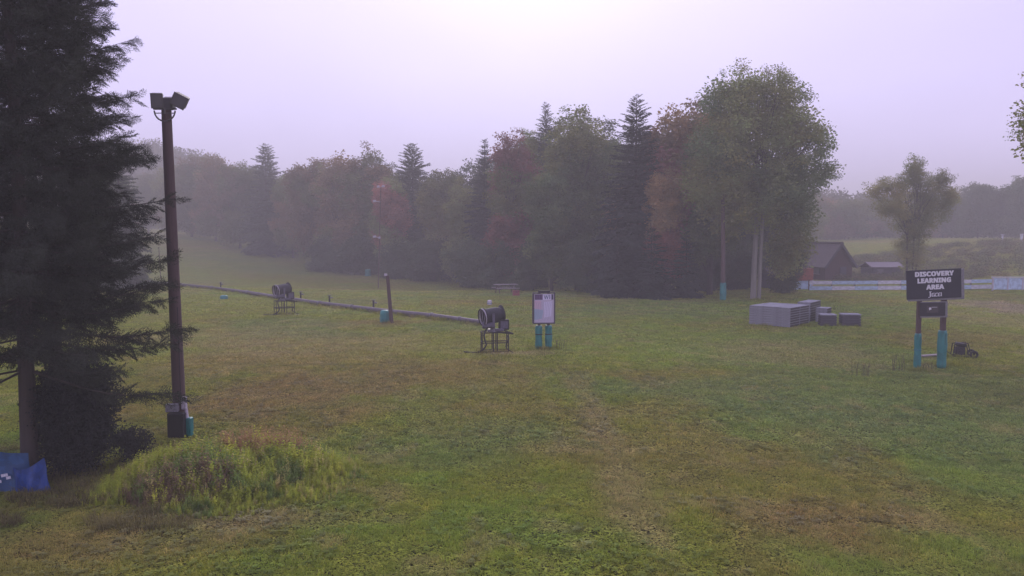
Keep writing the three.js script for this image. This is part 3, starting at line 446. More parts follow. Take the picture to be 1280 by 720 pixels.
// ------------------------------------------------------------------ floodlight pole
{
  const p = POLE.clone(); p.y = groundY(p.x, p.z); const top = at(208, 138, 19.7), H = top.y - p.y;
  const g = thing('floodlight_pole', 'tall brown wooden pole carrying three floodlights', 'lamp post', p);
  const lean = V(top.x - p.x, 0, top.z - p.z);
  mesh('pole', limb([V(0, -0.4, 0), V(lean.x * 0.5, H * 0.5, 0), V(lean.x, H, 0)], 0.16, 0.115, 16), M.pole, g);
  const T0 = V(lean.x, H, 0);
  const br = new THREE.TorusGeometry(0.25, 0.02, 6, 14, Math.PI); br.rotateZ(Math.PI); br.translate(T0.x, T0.y - 0.02, 0.1);
  const bracket = mesh('bracket', [br, bar(V(T0.x - 0.27, T0.y + 0.02, 0.1), V(T0.x + 0.29, T0.y + 0.02, 0.1), 0.022), bar(V(T0.x - 0.24, T0.y - 0.08, 0.1), V(T0.x + 0.24, T0.y - 0.08, 0.1), 0.012), bar(V(T0.x, T0.y - 0.1, 0.1), V(T0.x, T0.y + 0.12, 0.1), 0.03)], M.bronze, g);
  const flood = (x, y, z, w, h, d, ry, rz, rx) => { const f = new THREE.Group(); f.name = 'floodlight'; f.position.set(T0.x + x, T0.y + y, z); f.rotation.set(rx, ry, rz, 'YXZ'); g.add(f); mesh('housing', [box(w, h, d, 0, 0, 0, 0, 0, 0, 0.03), box(w * 0.7, h * 0.5, d * 0.5, 0, 0, -d * 0.6, 0, 0, 0, 0.03), box(w * 1.06, h * 1.06, 0.03, 0, 0, d / 2, 0, 0, 0, 0.008)], M.bronze, f); mesh('lens', box(w * 0.86, h * 0.84, 0.012, 0, 0, d / 2 + 0.022), M.glassDim, f); };
  flood(-0.16, 0.22, 0.12, 0.26, 0.34, 0.24, 0.3, 0.02, 0.25); flood(0.07, 0.17, 0.02, 0.24, 0.28, 0.22, 0, 0, 0.35); flood(0.38, 0.22, 0.1, 0.33, 0.3, 0.26, 0.15, -0.48, 0.25);
  mesh('meter_box', rbox(0.3, 0.2, 0.14, -0.1, 0.72, 0.21, 0.02), M.greyBox, g);
  mesh('switch_cabinet', [rbox(0.4, 0.62, 0.24, 0.03, 0.3, 0.26, 0.02), box(0.36, 0.02, 0.26, 0.03, 0.55, 0.265)], M.black, g);
  mesh('conduit', [rbox(0.13, 0.32, 0.1, 0.18, 0.83, 0.17, 0.03), bar(V(0.22, 0.7, 0.17), V(0.27, 0.3, 0.2), 0.04)], M.paleBox, g);
  mesh('pole_pad', rbox(0.14, 0.5, 0.2, 0.29, 0.22, 0.15, 0.04), M.teal, g);
  mesh('ground_wire', bar(V(0.1, 0.9, 0.17), V(0.08, 3.2, 0.165), 0.009, 0.009, 5), M.blackMatt, g);
}

// ------------------------------------------------------------------ black trail sign
{
  const p = onGround(1164, 461), g = thing('trail_sign', 'black DISCOVERY LEARNING AREA sign on two teal padded posts', 'sign', p, -0.05), px = 1 / F * -p.z;
  const W = 67 * px, Hh = 36.5 * px, yb = 89 * px, xL = -16 * px, xR = 15 * px, tilt = 0.05;
  const post = (x, h, w, padH, padR, y0, dz) => { mesh('post', box(w, h + 0.3, w * 0.7, x, h / 2 - 0.15, -0.16 + dz, 0, 0, 0, 0.01), M.pole, g); const pad = mesh('post_pad', padGeo(padR, padH, x * 3 + 1).translate(x, y0, -0.16 + dz), M.teal, g); mesh('strap', new THREE.CylinderGeometry(padR + 0.006, padR + 0.006, 0.045, 20).translate(x, y0 + padH * 0.55, -0.16 + dz), mat([0.02, 0.16, 0.19], { roughness: 0.5 }), pad); };
  post(xL, 3.3, 0.16, 1.36, 0.125, -0.05, 0.06); post(xR, 3.3, 0.18, 1.42, 0.165, 0.0, 0);
  const board = new THREE.Group(); board.name = 'sign_board'; board.position.set(0, yb + Hh / 2, 0); board.rotation.z = tilt; g.add(board);
  mesh('backing_frame', box(W + 0.03, Hh + 0.05, 0.13, 0.09, -0.05, -0.085, 0, 0, 0, 0.015), M.frameGrey, board);
  mesh('face', rbox(W, Hh, 0.03, -0.02, 0, 0.0, 0.008), mat([0.018, 0.017, 0.03], { roughness: 0.45, map: T.mottle }), board);
  const font = await new FontLoader().loadAsync('fonts/droid/droid_sans_bold.typeface.json');
  const line = (text, y, h, width, dx = 0) => { const t = new TextGeometry(text, { font, size: h, depth: 0.012, curveSegments: 4, bevelEnabled: true, bevelSize: 0.009, bevelThickness: 0.002, bevelSegments: 1 }); t.computeBoundingBox(); const b = t.boundingBox; t.translate(-(b.max.x + b.min.x) / 2, 0, 0); t.scale(width / (b.max.x - b.min.x), 1, 1); t.translate(dx, y, 0.016); return t; };
  mesh('lettering', line('DISCOVERY', 0.3, 0.165, 47.5 * px), M.white, board);
  mesh('lettering', line('LEARNING', 0.055, 0.165, 41 * px, -0.01), M.white, board);
  mesh('lettering', line('AREA', -0.19, 0.165, 22 * px, 0.02), M.white, board);
  const lg = []; const st = (x0, y0, x1, y1, w = 0.022) => lg.push(sq(V(x0, y0, 0.02), V(x1, y1, 0.02), w));
  st(-0.16, -0.27, -0.16, -0.47, 0.035); st(-0.17, -0.475, -0.23, -0.49); st(-0.2, -0.29, -0.12, -0.275); for (const [x, w] of [[-0.1, 0.09], [0.02, 0.09], [0.13, 0.08]]) { st(x, -0.35, x + w, -0.335); st(x, -0.45, x + w, -0.445); st(x, -0.34, x, -0.45); } st(0.24, -0.32, 0.24, -0.46); st(-0.02, -0.39, 0.0, -0.46); st(-0.1, -0.4, -0.04, -0.4, 0.016); st(0.13, -0.4, 0.2, -0.4, 0.016);
  mesh('emblem', lg, M.white, board);
  const small = new THREE.Group(); small.name = 'lower_board'; small.position.set(-0.01, 75.5 * px, 0); small.rotation.z = 0.02; g.add(small);
  mesh('backing_frame', box(33 * px, 20 * px, 0.1, 0.05, -0.02, -0.07, 0, 0, 0, 0.012), M.frameGrey, small);
  mesh('face', rbox(31 * px, 17 * px, 0.03, -0.02, 0, 0, 0.006), mat([0.022, 0.018, 0.024], { roughness: 0.5 }), small);
  mesh('picture', box(14 * px, 8.5 * px, 0.006, -0.03, 0, 0.019), mat([0.085, 0.07, 0.07], { map: T.mottle }), small);
  mesh('emblem', [new THREE.CircleGeometry(0.045, 14).translate(-0.12, 0.03, 0.025), box(0.09, 0.03, 0.004, -0.11, 0.0, 0.024, 0, 0.5), box(0.2, 0.012, 0.004, 0.03, 0.075, 0.024)], M.white, small);
  const b = tag(mesh('loose_board', [rbox(0.85, 0.05, 0.22, 0, 0, 0, 0.008)], M.paleWood, scene), 'pale weathered board lying behind the padded sign posts', 'board'); const q = onGround(1164, 446); b.position.copy(q).y += 0.07; b.rotation.set(0, 0.1, 0.06);
}
// small machine behind the sign
{
  const p = onGround(1201, 446), s = -p.z / F, g = thing('portable_pump', 'small dark engine driven pump on a frame in grass', 'pump', p, -0.3);
  mesh('frame', [bar(V(-0.33, 0.05, 0.2), V(0.33, 0.05, 0.2), 0.018), bar(V(-0.33, 0.05, -0.2), V(0.33, 0.05, -0.2), 0.018), bar(V(-0.33, 0.05, 0.2), V(-0.28, 0.52, 0.2), 0.018), bar(V(-0.33, 0.05, -0.2), V(-0.28, 0.52, -0.2), 0.018), bar(V(-0.28, 0.52, 0.2), V(0.2, 0.58, 0.2), 0.018), bar(V(-0.28, 0.52, -0.2), V(0.2, 0.58, -0.2), 0.018), bar(V(0.2, 0.58, 0.2), V(0.33, 0.05, 0.2), 0.018), bar(V(0.2, 0.58, -0.2), V(0.33, 0.05, -0.2), 0.018)], M.blackMatt, g);
  mesh('engine', [rbox(0.36, 0.3, 0.3, -0.05, 0.26, 0, 0.03), bar(V(-0.05, 0.2, 0.16), V(-0.05, 0.2, 0.22), 0.11, 0.11, 14)], M.blackMatt, g);
  mesh('fuel_tank', box(0.38, 0.15, 0.28, -0.03, 0.5, 0, 0, -0.15, 0, 0.04), M.black, g);
  for (const z of [-0.24, 0.24]) mesh('wheel', new THREE.TorusGeometry(0.12, 0.045, 8, 16).translate(0.42, 0.14, z), M.blackMatt, g);
  mesh('handle', bar(V(-0.33, 0.08, 0), V(-0.62, 0.28, 0), 0.016), M.blackMatt, g);
}

// ------------------------------------------------------------------ trail map board
{
  const p = onGround(680, 436), px = -p.z / F, g = thing('map_board', 'white trail map board on two teal padded posts', 'sign', p, 0.12);
  for (const x of [-0.2, 0.2]) { mesh('post', box(0.11, 2.55, 0.11, x, 1.1, -0.1), M.pole, g); const pad = mesh('post_pad', padGeo(0.15, 0.98, x * 9 + 2).translate(x * 1.05, 0.01, -0.1), M.teal, g); mesh('strap', new THREE.CylinderGeometry(0.16, 0.16, 0.04, 18).translate(x * 1.05, 0.62, -0.1), M.blackMatt, pad); }
  const cv = document.createElement('canvas'); cv.width = 256; cv.height = 384; const c = cv.getContext('2d');
  c.fillStyle = '#b9b0c0'; c.fillRect(0, 0, 256, 384); c.fillStyle = '#c3a9b5'; c.fillRect(0, 90, 90, 110); c.fillStyle = '#98a9b8'; c.beginPath(); c.moveTo(0, 200); c.lineTo(120, 220); c.lineTo(100, 330); c.lineTo(0, 350); c.fill(); c.fillStyle = '#c9c3d6'; c.beginPath(); c.moveTo(120, 110); c.lineTo(230, 100); c.lineTo(220, 300); c.lineTo(130, 320); c.fill();
  c.strokeStyle = '#8d86a0'; c.lineWidth = 3; for (let k = 0; k < 9; k++) { c.beginPath(); c.moveTo(20 + k * 25, 110); c.bezierCurveTo(60 + k * 18, 180, 10 + k * 22, 240, 60 + k * 19, 360); c.stroke(); }
  c.fillStyle = '#4a2f55'; c.fillRect(8, 8, 100, 70); c.fillStyle = '#cfc9dc'; c.fillRect(112, 8, 136, 70); c.fillStyle = '#6d5679'; for (let k = 0; k < 4; k++) c.fillRect(20 + k * 22, 18, 8, 48); c.fillStyle = '#57617f'; for (const [x0, x1] of [[122, 138], [150, 138], [150, 166], [178, 166]]) { c.beginPath(); c.moveTo(x0, 16); c.lineTo(x0 + 9, 16); c.lineTo(x1 + 9, 70); c.lineTo(x1, 70); c.fill(); } c.fillRect(196, 14, 12, 56); c.fillStyle = '#3d3450'; c.fillRect(222, 8, 26, 70);
  const t = new THREE.CanvasTexture(cv); t.colorSpace = THREE.SRGBColorSpace;
  const y0 = 1.12, W = 0.84, Hh = 1.22;
  mesh('frame', [box(0.06, Hh + 0.04, 0.12, -W / 2 - 0.05, y0 + Hh / 2, -0.02), box(0.05, Hh + 0.04, 0.1, W / 2 + 0.03, y0 + Hh / 2, -0.02), box(W + 0.1, 0.04, 0.1, 0, y0 + Hh + 0.045, -0.02), box(W + 0.1, 0.05, 0.1, 0, y0 - 0.028, -0.02), box(W + 0.02, Hh, 0.03, 0, y0 + Hh / 2, -0.035)], mat([0.1, 0.085, 0.1], { map: T.wood }), g);
  const f = new THREE.PlaneGeometry(W, Hh).translate(0, y0 + Hh / 2, 0.0); mesh('map_print', f, new THREE.MeshStandardMaterial({ map: t, roughness: 0.6 }), g);
  mesh('cap', [box(0.5, 0.06, 0.16, 0.0, y0 + Hh + 0.1, -0.03)], M.blackMatt, g);
}

// ------------------------------------------------------------------ snow guns
const PIPE = [];
const gun = (() => {
  const p = onGround(619, 440), g = thing('snow_gun', 'fan snow gun on black railed carriage near the map board', 'snow gun', p, 0.12, 'snow guns beside the pipe');
  const bars = [], x0 = -0.56, x1 = 0.52, zf = 0.3, zb = -0.3, h = 0.84, R = 0.022;
  for (const z of [zf, zb]) { for (const x of [x0, -0.1, 0.06, x1]) bars.push(bar(V(x, 0.02, z), V(x, h, z), R)); for (const y of [0.05, h / 2, h]) bars.push(bar(V(x0, y, z), V(x1, y, z), R)); }
  for (const x of [x0, x1]) for (const y of [0.05, h / 2, h]) bars.push(bar(V(x, y, zf), V(x, y, zb), R));
  mesh('carriage', bars, M.blackMatt, g);
  mesh('skid', [box(1.15, 0.035, 0.16, 0.22, 0.0, 0.42), box(1.0, 0.035, 0.14, 0.1, 0.0, -0.4)], M.paleBox, g);
  mesh('tow_bar', [bar(V(-0.3, h + 0.05, 0.1), V(0.72, h - 0.06, 0.2), 0.035), bar(V(x1, h, 0), V(0.76, h - 0.08, 0.05), 0.025)], M.blackMatt, g);
  mesh('turntable', [new THREE.CylinderGeometry(0.2, 0.24, 0.1, 18).translate(-0.1, h + 0.08, 0), bar(V(-0.1, h + 0.1, 0), V(-0.1, h + 0.32, 0), 0.09, 0.09, 12)], M.steel, g);
  mesh('yoke', [box(0.1, 0.55, 0.05, -0.1, h + 0.52, 0.42), box(0.1, 0.55, 0.05, -0.1, h + 0.52, -0.42), box(0.12, 0.06, 0.86, -0.1, h + 0.3, 0)], M.gunMetal, g);
  const b = new THREE.Group(); b.name = 'barrel'; b.position.set(-0.12, h + 0.68, 0); b.rotation.set(0, 0.35, 0.12 - Math.PI); b.scale.setScalar(0.84); g.add(b);
  const prof = [[0.36, -0.5], [0.38, -0.5], [0.39, 0.2], [0.33, 0.45], [0.35, 0.47], [0.44, 0.52]].map(([r, y]) => new THREE.Vector2(r, -y));
  const lt = new THREE.LatheGeometry(prof.reverse(), 28); lt.rotateZ(-Math.PI / 2);
  mesh('shroud', lt, new THREE.MeshStandardMaterial({ color: new THREE.Color(0.03, 0.028, 0.036), map: T.grime, roughness: 0.8, side: THREE.DoubleSide }), b);
  for (const x of [0.42, 0.5, 0.57]) mesh('nozzle_ring', new THREE.TorusGeometry(0.4, 0.028, 8, 30).rotateY(Math.PI / 2).translate(x, 0, 0), x === 0.5 ? M.paleBox : M.blackMatt, b);
  mesh('top_cover', new THREE.CylinderGeometry(0.415, 0.41, 0.5, 20, 1, true, -0.75, 1.5).rotateZ(-Math.PI / 2).rotateX(Math.PI).translate(-0.22, 0, 0), new THREE.MeshStandardMaterial({ color: new THREE.Color(0.2, 0.18, 0.26), map: T.grime, roughness: 0.8, side: THREE.DoubleSide }), b);
  mesh('motor', [new THREE.CylinderGeometry(0.15, 0.15, 0.6, 16).rotateZ(Math.PI / 2), new THREE.ConeGeometry(0.15, 0.2, 16).rotateZ(-Math.PI / 2).translate(0.4, 0, 0)], M.blackMatt, b);
  for (let k = 0; k < 7; k++) { const q = box(0.02, 0.22, 0.13, 0, 0.25, 0); q.rotateX(k / 7 * 6.283); mesh('fan_blade', q.translate(0.1, 0, 0), M.blackMatt, b); }
  for (const z of [-0.22, 0, 0.22]) mesh('nozzle_strut', bar(V(0.53, -Math.sqrt(0.16 - z * z), z), V(0.53, Math.sqrt(0.16 - z * z), z), 0.014, 0.014, 5), M.paleBox, b);
  for (let k = 0; k < 14; k++) { const a = k / 14 * 6.283; mesh('nozzle', bar(V(0.56, Math.cos(a) * 0.4, Math.sin(a) * 0.4), V(0.62, Math.cos(a) * 0.4, Math.sin(a) * 0.4), 0.016, 0.01, 5), M.steel, b); }
  mesh('rear_grille', [...[0.12, 0.22, 0.33].map((r) => new THREE.TorusGeometry(r, 0.01, 5, 24).rotateY(Math.PI / 2).translate(-0.52, 0, 0)), bar(V(-0.52, -0.36, 0), V(-0.52, 0.36, 0), 0.012), bar(V(-0.52, 0, -0.36), V(-0.52, 0, 0.36), 0.012)], M.blackMatt, b);
  mesh('hose', limb([V(-0.25, h + 0.4, 0.3), V(-0.5, h * 0.9, 0.42), V(-0.42, h * 0.4, 0.46), V(-0.75, 0.06, 0.4), V(-1.3, 0.05, 0.15)], 0.035, 0.035, 7), M.blackMatt, g);
  mesh('cable', limb([V(0.36, h + 0.15, 0.12), V(0.5, h * 0.7, 0.36), V(0.4, h * 0.3, 0.34), V(0.7, 0.03, 0.5)], 0.016, 0.016, 5), M.blackMatt, g);
  const cb = mesh('control_box', [rbox(0.42, 0.42, 0.36, 0.36, h + 0.3, -0.05, 0.03)], M.blackMatt, g); mesh('hatch', rbox(0.3, 0.3, 0.02, 0.36, h + 0.3, 0.145, 0.008), M.gunMetal, cb);
  mesh('compressor', [new THREE.CylinderGeometry(0.13, 0.13, 0.5, 14).rotateZ(Math.PI / 2).translate(-0.3, h + 0.3, 0.25), rbox(0.36, 0.1, 0.3, 0.16, h + 0.1, 0.1, 0.02)], M.gunMetal, g);
  return g;
})();
copy(gun, 'smaller looking fan snow gun standing against the long pipe', onGround(356, 393), 0.5);

// ------------------------------------------------------------------ pipe along the slope
{
  const pts = [[604, 403], [575, 399], [540, 394], [490, 389], [440, 383], [400, 378], [360, 372], [310, 364], [265, 358], [225, 354], [185, 351]].map(([x, y]) => { const p = onGround(x, y + 4); p.y += 0.16; return p; });
  PIPE.push(...pts);
  const g = thing('snowmaking_pipe', 'long grey water pipe lying up the slope', 'pipe');
  for (let k = 0; k < pts.length - 1; k++) { const r = 0.145, s = mesh('pipe_length', limb([pts[k], pts[k].clone().lerp(pts[k + 1], 0.5), pts[k + 1]], r, r, 12), M.pipe, g); mesh('coupling', bar(pts[k].clone().lerp(pts[k + 1], -0.01), pts[k].clone().lerp(pts[k + 1], 0.02), r + 0.04, r + 0.04, 14), M.steel, s); }
  for (let k = 1; k < pts.length - 1; k++) { const q = pts[k].clone().lerp(pts[k + 1], 0.5), y = groundY(q.x, q.z); mesh('support', box(0.22, Math.max(0.12, q.y - y - 0.1), 0.7, q.x, y + (q.y - y - 0.1) / 2, q.z), M.oldWood, g); }
  const riser = (px, py, label) => { const p = onGround(px, py), h = thing('hydrant', label, 'hydrant', p); mesh('riser', bar(V(0, -0.1, 0), V(0, 0.62, 0), 0.06), M.blackMatt, h); mesh('valve', [new THREE.TorusGeometry(0.13, 0.02, 6, 14).rotateX(Math.PI / 2).translate(0, 0.66, 0), bar(V(0, 0.5, 0), V(0.22, 0.48, 0), 0.05)], M.steel, h); return h; };
  riser(412, 381, 'dark hydrant riser on the pipe uphill of a wooden post'); riser(467, 388, 'dark hydrant riser touching the pipe near a teal cover'); riser(276, 362, 'dark hydrant riser at the upper end of the pipe'); riser(376, 376, 'dark hydrant riser just past the far snow gun');
  const cap = (px, py, h, r, label, m = M.teal) => { const p = onGround(px, py), o = thing('hydrant_cover', label, 'cover', p); mesh('drum', new THREE.LatheGeometry([[0, h], [r * 0.6, h], [r * 0.9, h * 0.9], [r, h * 0.7], [r * 1.05, 0], [r * 1.02, -0.1]].map(([a, b]) => new THREE.Vector2(a, b)).reverse(), 18), m, o); mesh('rim', new THREE.TorusGeometry(r * 1.04, 0.02, 6, 20).rotateX(Math.PI / 2).translate(0, h * 0.35, 0), mat([0.02, 0.17, 0.19]), o); };
  cap(481, 403, 0.68, 0.26, 'teal padded cover leaning on the short wooden post'); cap(280, 374, 0.3, 0.28, 'small teal cover low in grass below the pipe'); cap(460, 345, 0.9, 0.4, 'teal padding at the foot of a misty tower post'); cap(612, 381, 0.32, 0.16, 'small pale cap sticking up behind the snow gun', M.paleBox);
  const wp = onGround(490, 404), w = thing('wooden_post', 'short leaning wooden post rising in front of the pipe', 'post', wp); mesh('post', limb([V(0, -0.3, 0), V(-0.12, 1.3, 0), V(-0.22, 2.6, 0)], 0.115, 0.09, 10), M.pole, w); mesh('cap', box(0.14, 0.12, 0.14, -0.3, 2.66, 0.1), M.paleBox, w);
}

// ------------------------------------------------------------------ posts in the distance
{
  const p = foot(472, 82), H = at(474, 234, 82).y - p.y, g = thing('tower_post', 'tall misty steel post with small lamps before the slope row', 'lamp post', p);
  mesh('pole', limb([V(0, -0.3, 0), V(0.2, H / 2, 0), V(0.4, H, 0)], 0.055, 0.04, 8), M.oldWood, g);
  for (const [x, y, w] of [[0.15, H + 0.05, 0.32], [0.65, H + 0.1, 0.34], [-0.25, H - 1.4, 0.4], [-0.3, H - 5, 0.4], [0.2, H - 5.1, 0.26]]) { const f = mesh('lamp_head', [box(w * 0.75, 0.22, 0.2, x, y, 0.12, 0, 0.2, 0, 0.03), bar(V(lerp(0, 0.4, y / H), y - 0.1, 0), V(x, y, 0.05), 0.03)], M.paleBox, g); }
  const q = foot(905, 58.5), H2 = at(903, 238, 58.5).y - q.y, u = thing('utility_pole', 'brown utility pole with teal pad under the autumn trees', 'pole', q);
  mesh('pole', limb([V(0, -0.3, 0), V(-0.05, H2 / 2, 0), V(-0.15, H2, 0)], 0.17, 0.12, 10), M.pole, u);
  mesh('pole_pad', padGeo(0.23, 1.3, 4), M.teal, u);
  mesh('crossarm', box(1.4, 0.1, 0.1, -0.14, H2 - 0.4, 0.14), M.pole, u);
  for (const x of [-0.7, 0.4]) mesh('insulator', bar(V(x, H2 - 0.35, 0.14), V(x, H2 - 0.15, 0.14), 0.04), M.greyBox, u);
  const t = onGround(201, 349), th = thing('marker_post', 'thin post showing beside the floodlight pole', 'post', t); mesh('post', limb([V(0, -0.2, 0), V(-0.05, 1.8, 0), V(-0.12, 3.4, 0)], 0.05, 0.035, 7), M.pole, th); mesh('cap', box(0.14, 0.1, 0.14, -0.12, 3.42, 0), M.pole, th);
  for (const [px, i] of [[1253, 0], [1277, 1]]) { const s = foot(px, 113), o = thing('bank_post', ['slim pale post on crest of the grassy bank', 'thicker pale post on crest of the grassy bank'][i], 'post', s); mesh('post', bar(V(0, -0.2, 0), V(0, 1.1, 0), 0.12 + 0.06 * i), M.fencePale, o); mesh('cap', box(0.34, 0.08, 0.34, 0, 1.14, 0), M.fencePale, o); }
}

// ------------------------------------------------------------------ stacked platforms
{
  const platform = (L, D, H, label, group, p, turn) => {
    const g = thing('platform_section', label, 'platform', p, turn, group);
    mesh('deck', rbox(L, H * 0.22, D, 0, H * 0.87, 0, 0.006), M.panelGrey, g);
    mesh('side_rail', box(L, H * 0.66, 0.05, 0, H * 0.34, D / 2 - 0.03), M.panelGrey, g); mesh('side_rail', box(L, H * 0.66, 0.05, 0, H * 0.34, -D / 2 + 0.03), M.panelGrey, g);
    mesh('cross_brace', [-0.482, -0.16, 0.16, 0.482].map((t) => box(0.05, H * 0.75, D - 0.12, t * L, H * 0.36, 0)), M.black, g);
    mesh('end_stile', box(0.04, H * 0.7, 0.05, L / 2 - 0.018, H * 0.36, 0), M.panelGrey, g);
    return g;
  };
  const stack = (px, py, L, D, H, n, turn, label, group) => { const p = onGround(px, py); let first; for (let k = 0; k < n; k++) { const q = p.clone().add(V((R0() - 0.5) * 0.02, k * H + 0.02, (R0() - 0.5) * 0.02)), lb = label.replace('one of', k === n - 1 ? 'topmost of' : ['lowest of', 'second from ground in', 'third from ground in', 'fourth from ground in', 'fifth from ground in', 'sixth from ground in', 'seventh from ground in'][k]); first = first ?? null; if (!first) first = platform(L, D, H, lb, group, q, turn + (R0() - 0.5) * 0.008); else copy(first, lb, q, turn + (R0() - 0.5) * 0.012); } };
  stack(974, 405, 2.25, 2.5, 0.126, 8, -0.74, 'grey platform section, one of the tallest wide stack', 'platforms in the tallest wide stack');
  stack(1011, 400, 0.7, 2.0, 0.132, 8, -0.64, 'grey platform section, one of the narrow tall stack behind', 'platforms in the narrow tall stack');
  stack(1029, 402, 0.6, 0.9, 0.128, 6, -0.64, 'short grey platform section, one of the middle height stack', 'platforms in the middle height stack');
  const crate = (px, py, W, H, D, label) => { const p = onGround(px, py), g = thing('slatted_crate', label, 'crate', p, -0.15); mesh('core', box(W * 0.9, H * 0.9, D * 0.9, 0, H * 0.47, 0), M.blackMatt, g); for (let k = 0; k < 4; k++) mesh('slat', rbox(W, H * 0.17, D, 0, H * (0.12 + k * 0.22), 0, 0.008), M.darkWall, g); mesh('lid', rbox(W * 1.03, H * 0.1, D * 1.03, 0, H * 0.98, 0, 0.01), M.panelGrey, g); };
  crate(1034, 407, 0.8, 0.6, 0.7, 'dark slatted crate with grey lid touching the platform stacks'); crate(1062, 407, 0.95, 0.62, 0.7, 'dark slatted crate with grey lid standing apart on grass');
}

// ------------------------------------------------------------------ lodge, sheds, fence at the far side
{
  const gable = (w, h, d) => { const s = new THREE.Shape([new THREE.Vector2(-w / 2, 0), new THREE.Vector2(w / 2, 0), new THREE.Vector2(0, h)]); return new THREE.ExtrudeGeometry(s, { depth: d, bevelEnabled: false }); };
  const p = foot(1034, 88), g = thing('lodge', 'low lodge with steep brown gable roof and dark red walls', 'building', p, -1.2);
  const k = 86 / F, L = 6.0, Wd = 3.7, eave = 1.5, ridge = at(1058, 304, 88).y - p.y;
  mesh('wall', [box(L, eave + 0.4, Wd, -1.2, eave / 2 - 0.2, 0), gable(Wd, ridge - eave - 0.1, 0.12).rotateY(Math.PI / 2).translate(L / 2 - 1.32, eave, 0)], M.redWall, g);
  const sl = Math.hypot(Wd / 2 + 0.5, ridge - eave + 0.3), an = Math.atan2(ridge - eave + 0.15, Wd / 2 + 0.35);
  for (const s of [-1, 1]) { const r = mesh('roof_slope', box(L + 0.9, 0.12, sl, -1.2, 0, 0, 0, 0, s * an).translate(0, (ridge + eave) / 2 - 0.05, s * (Wd / 4 + 0.12)), M.roof, g); for (const x of [L / 2 - 0.78, -L / 2 - 1.62]) mesh('barge_board', box(0.06, 0.24, sl, 0, 0, 0, 0, 0, s * an).translate(x, (ridge + eave) / 2 - 0.09, s * (Wd / 4 + 0.12)), M.darkWall, r); }
  mesh('ridge_cap', box(L + 0.95, 0.1, 0.22, -1.2, ridge + 0.12, 0), M.roof, g);
  const d = mesh('door', box(0.06, 1.5, 0.85, L / 2 - 1.17, 0.6, -0.6), M.darkWall, g); mesh('handle', new THREE.SphereGeometry(0.04, 8, 6).translate(L / 2 - 1.12, 0.65, -0.3), M.steel, d);
  for (const x of [-3.2, -1.2, 0.6]) { const w = mesh('window', box(0.9, 0.7, 0.05, x, 0.95, Wd / 2 + 0.03), M.darkWall, g); mesh('pane', box(0.76, 0.56, 0.02, x, 0.95, Wd / 2 + 0.062), M.glassDim, w); mesh('sill', box(1, 0.05, 0.1, x, 0.57, Wd / 2 + 0.05), M.paleWood, w); }
  const shed = (px, dep, w, h, dd, label, m, turn, o = {}) => { const q = foot(px, dep), s = thing('shed', label, 'building', q, turn); mesh('wall', box(w, h + 0.4, dd, 0, h / 2 - 0.2, 0), m, s); for (const t of [-1, 1]) mesh('roof_slope', box(w + 0.4, 0.1, dd * 0.62, 0, 0, 0, 0, 0, t * 0.35).translate(0, h + 0.28, t * dd * 0.27), o.roof ?? M.roof, s); mesh('door', box(0.8, h * 0.8, 0.05, w * 0.2, h * 0.4, dd / 2 + 0.03), M.darkWall, s); mesh('window', box(0.7, 0.5, 0.05, -w * 0.25, h * 0.6, dd / 2 + 0.03), M.glassDim, s); };
  shed(1103, 88, 3.4, 1.0, 2.4, 'low long shed with mauve grey roof between lodge and lone tree', M.darkWall, 0.1, { roof: mat([0.2, 0.17, 0.19], { map: T.mottle, roughness: 0.8 }) });
  shed(976, 74, 2.6, 1.35, 2.2, 'small dark shed in shade under the biggest tree', M.darkWall, 0.1);
  shed(888, 92, 6.5, 2.0, 3, 'pale beige hut glimpsed between trunks of the wood', M.beige, 0.0);
  const c = foot(1003, 72), cg = thing('storage_crate', 'orange storage crate beside the end of pale fence', 'crate', c, 0.05); mesh('body', rbox(1.65, 1.1, 1.2, 0, 1.35, 0, 0.03), M.orange, cg); for (const x of [-0.6, -0.2, 0.2, 0.6]) mesh('rib', box(0.07, 1.05, 0.04, x, 1.35, 0.61), M.orange, cg); mesh('base', rbox(1.6, 0.8, 1.1, 0, 0.38, 0, 0.03), M.fenceBlue, cg); mesh('corner_post', box(0.14, 0.9, 0.14, 0.75, 0.42, 0.56), M.paleBox, cg);
  // fence of two wide boards
  const A = foot(1013, 69.5), B = foot(1246, 68), f = thing('board_fence', 'long low fence of two pale blue boards before lodge', 'fence'), n = 8;
  for (let i = 0; i <= n; i++) { const q = A.clone().lerp(B, i / n); q.y = groundY(q.x, q.z); mesh('post', box(0.1, 1.15, 0.1, q.x, q.y + 0.4, q.z - 0.07), M.oldWood, f); if (i === n) break; const e = A.clone().lerp(B, (i + 1) / n); e.y = groundY(e.x, e.z); const m = q.clone().lerp(e, 0.5), len = q.distanceTo(e) - 0.02, ry = -Math.atan2(e.z - q.z, e.x - q.x), rz = Math.atan2(e.y - q.y, len); mesh('board', box(len, 0.3, 0.035, 0, 0, 0, ry, rz).translate(m.x, m.y + 0.7, m.z), i % 3 ? M.fenceBlue : M.fencePale, f); mesh('board', box(len, 0.34, 0.035, 0, 0, 0, ry, rz).translate(m.x, m.y + 0.22, m.z), i % 2 ? M.fencePale : M.fenceBlue, f); }
  const bp = foot(1268, 66), b = thing('barrier_wall', 'pale blue panelled barrier ending the long fence', 'barrier', bp, -0.03);
  for (let i = 0; i < 3; i++) { mesh('panel', rbox(1.16, 0.95, 0.06, -1.0 + i * 1.2, 0.55, 0, 0.01), M.fenceBlue, b); mesh('post', box(0.09, 1.15, 0.12, -1.6 + i * 1.2, 0.5, 0), M.paleBox, b); }
  mesh('top_rail', box(3.7, 0.06, 0.14, 0.15, 1.1, 0), M.fencePale, b);
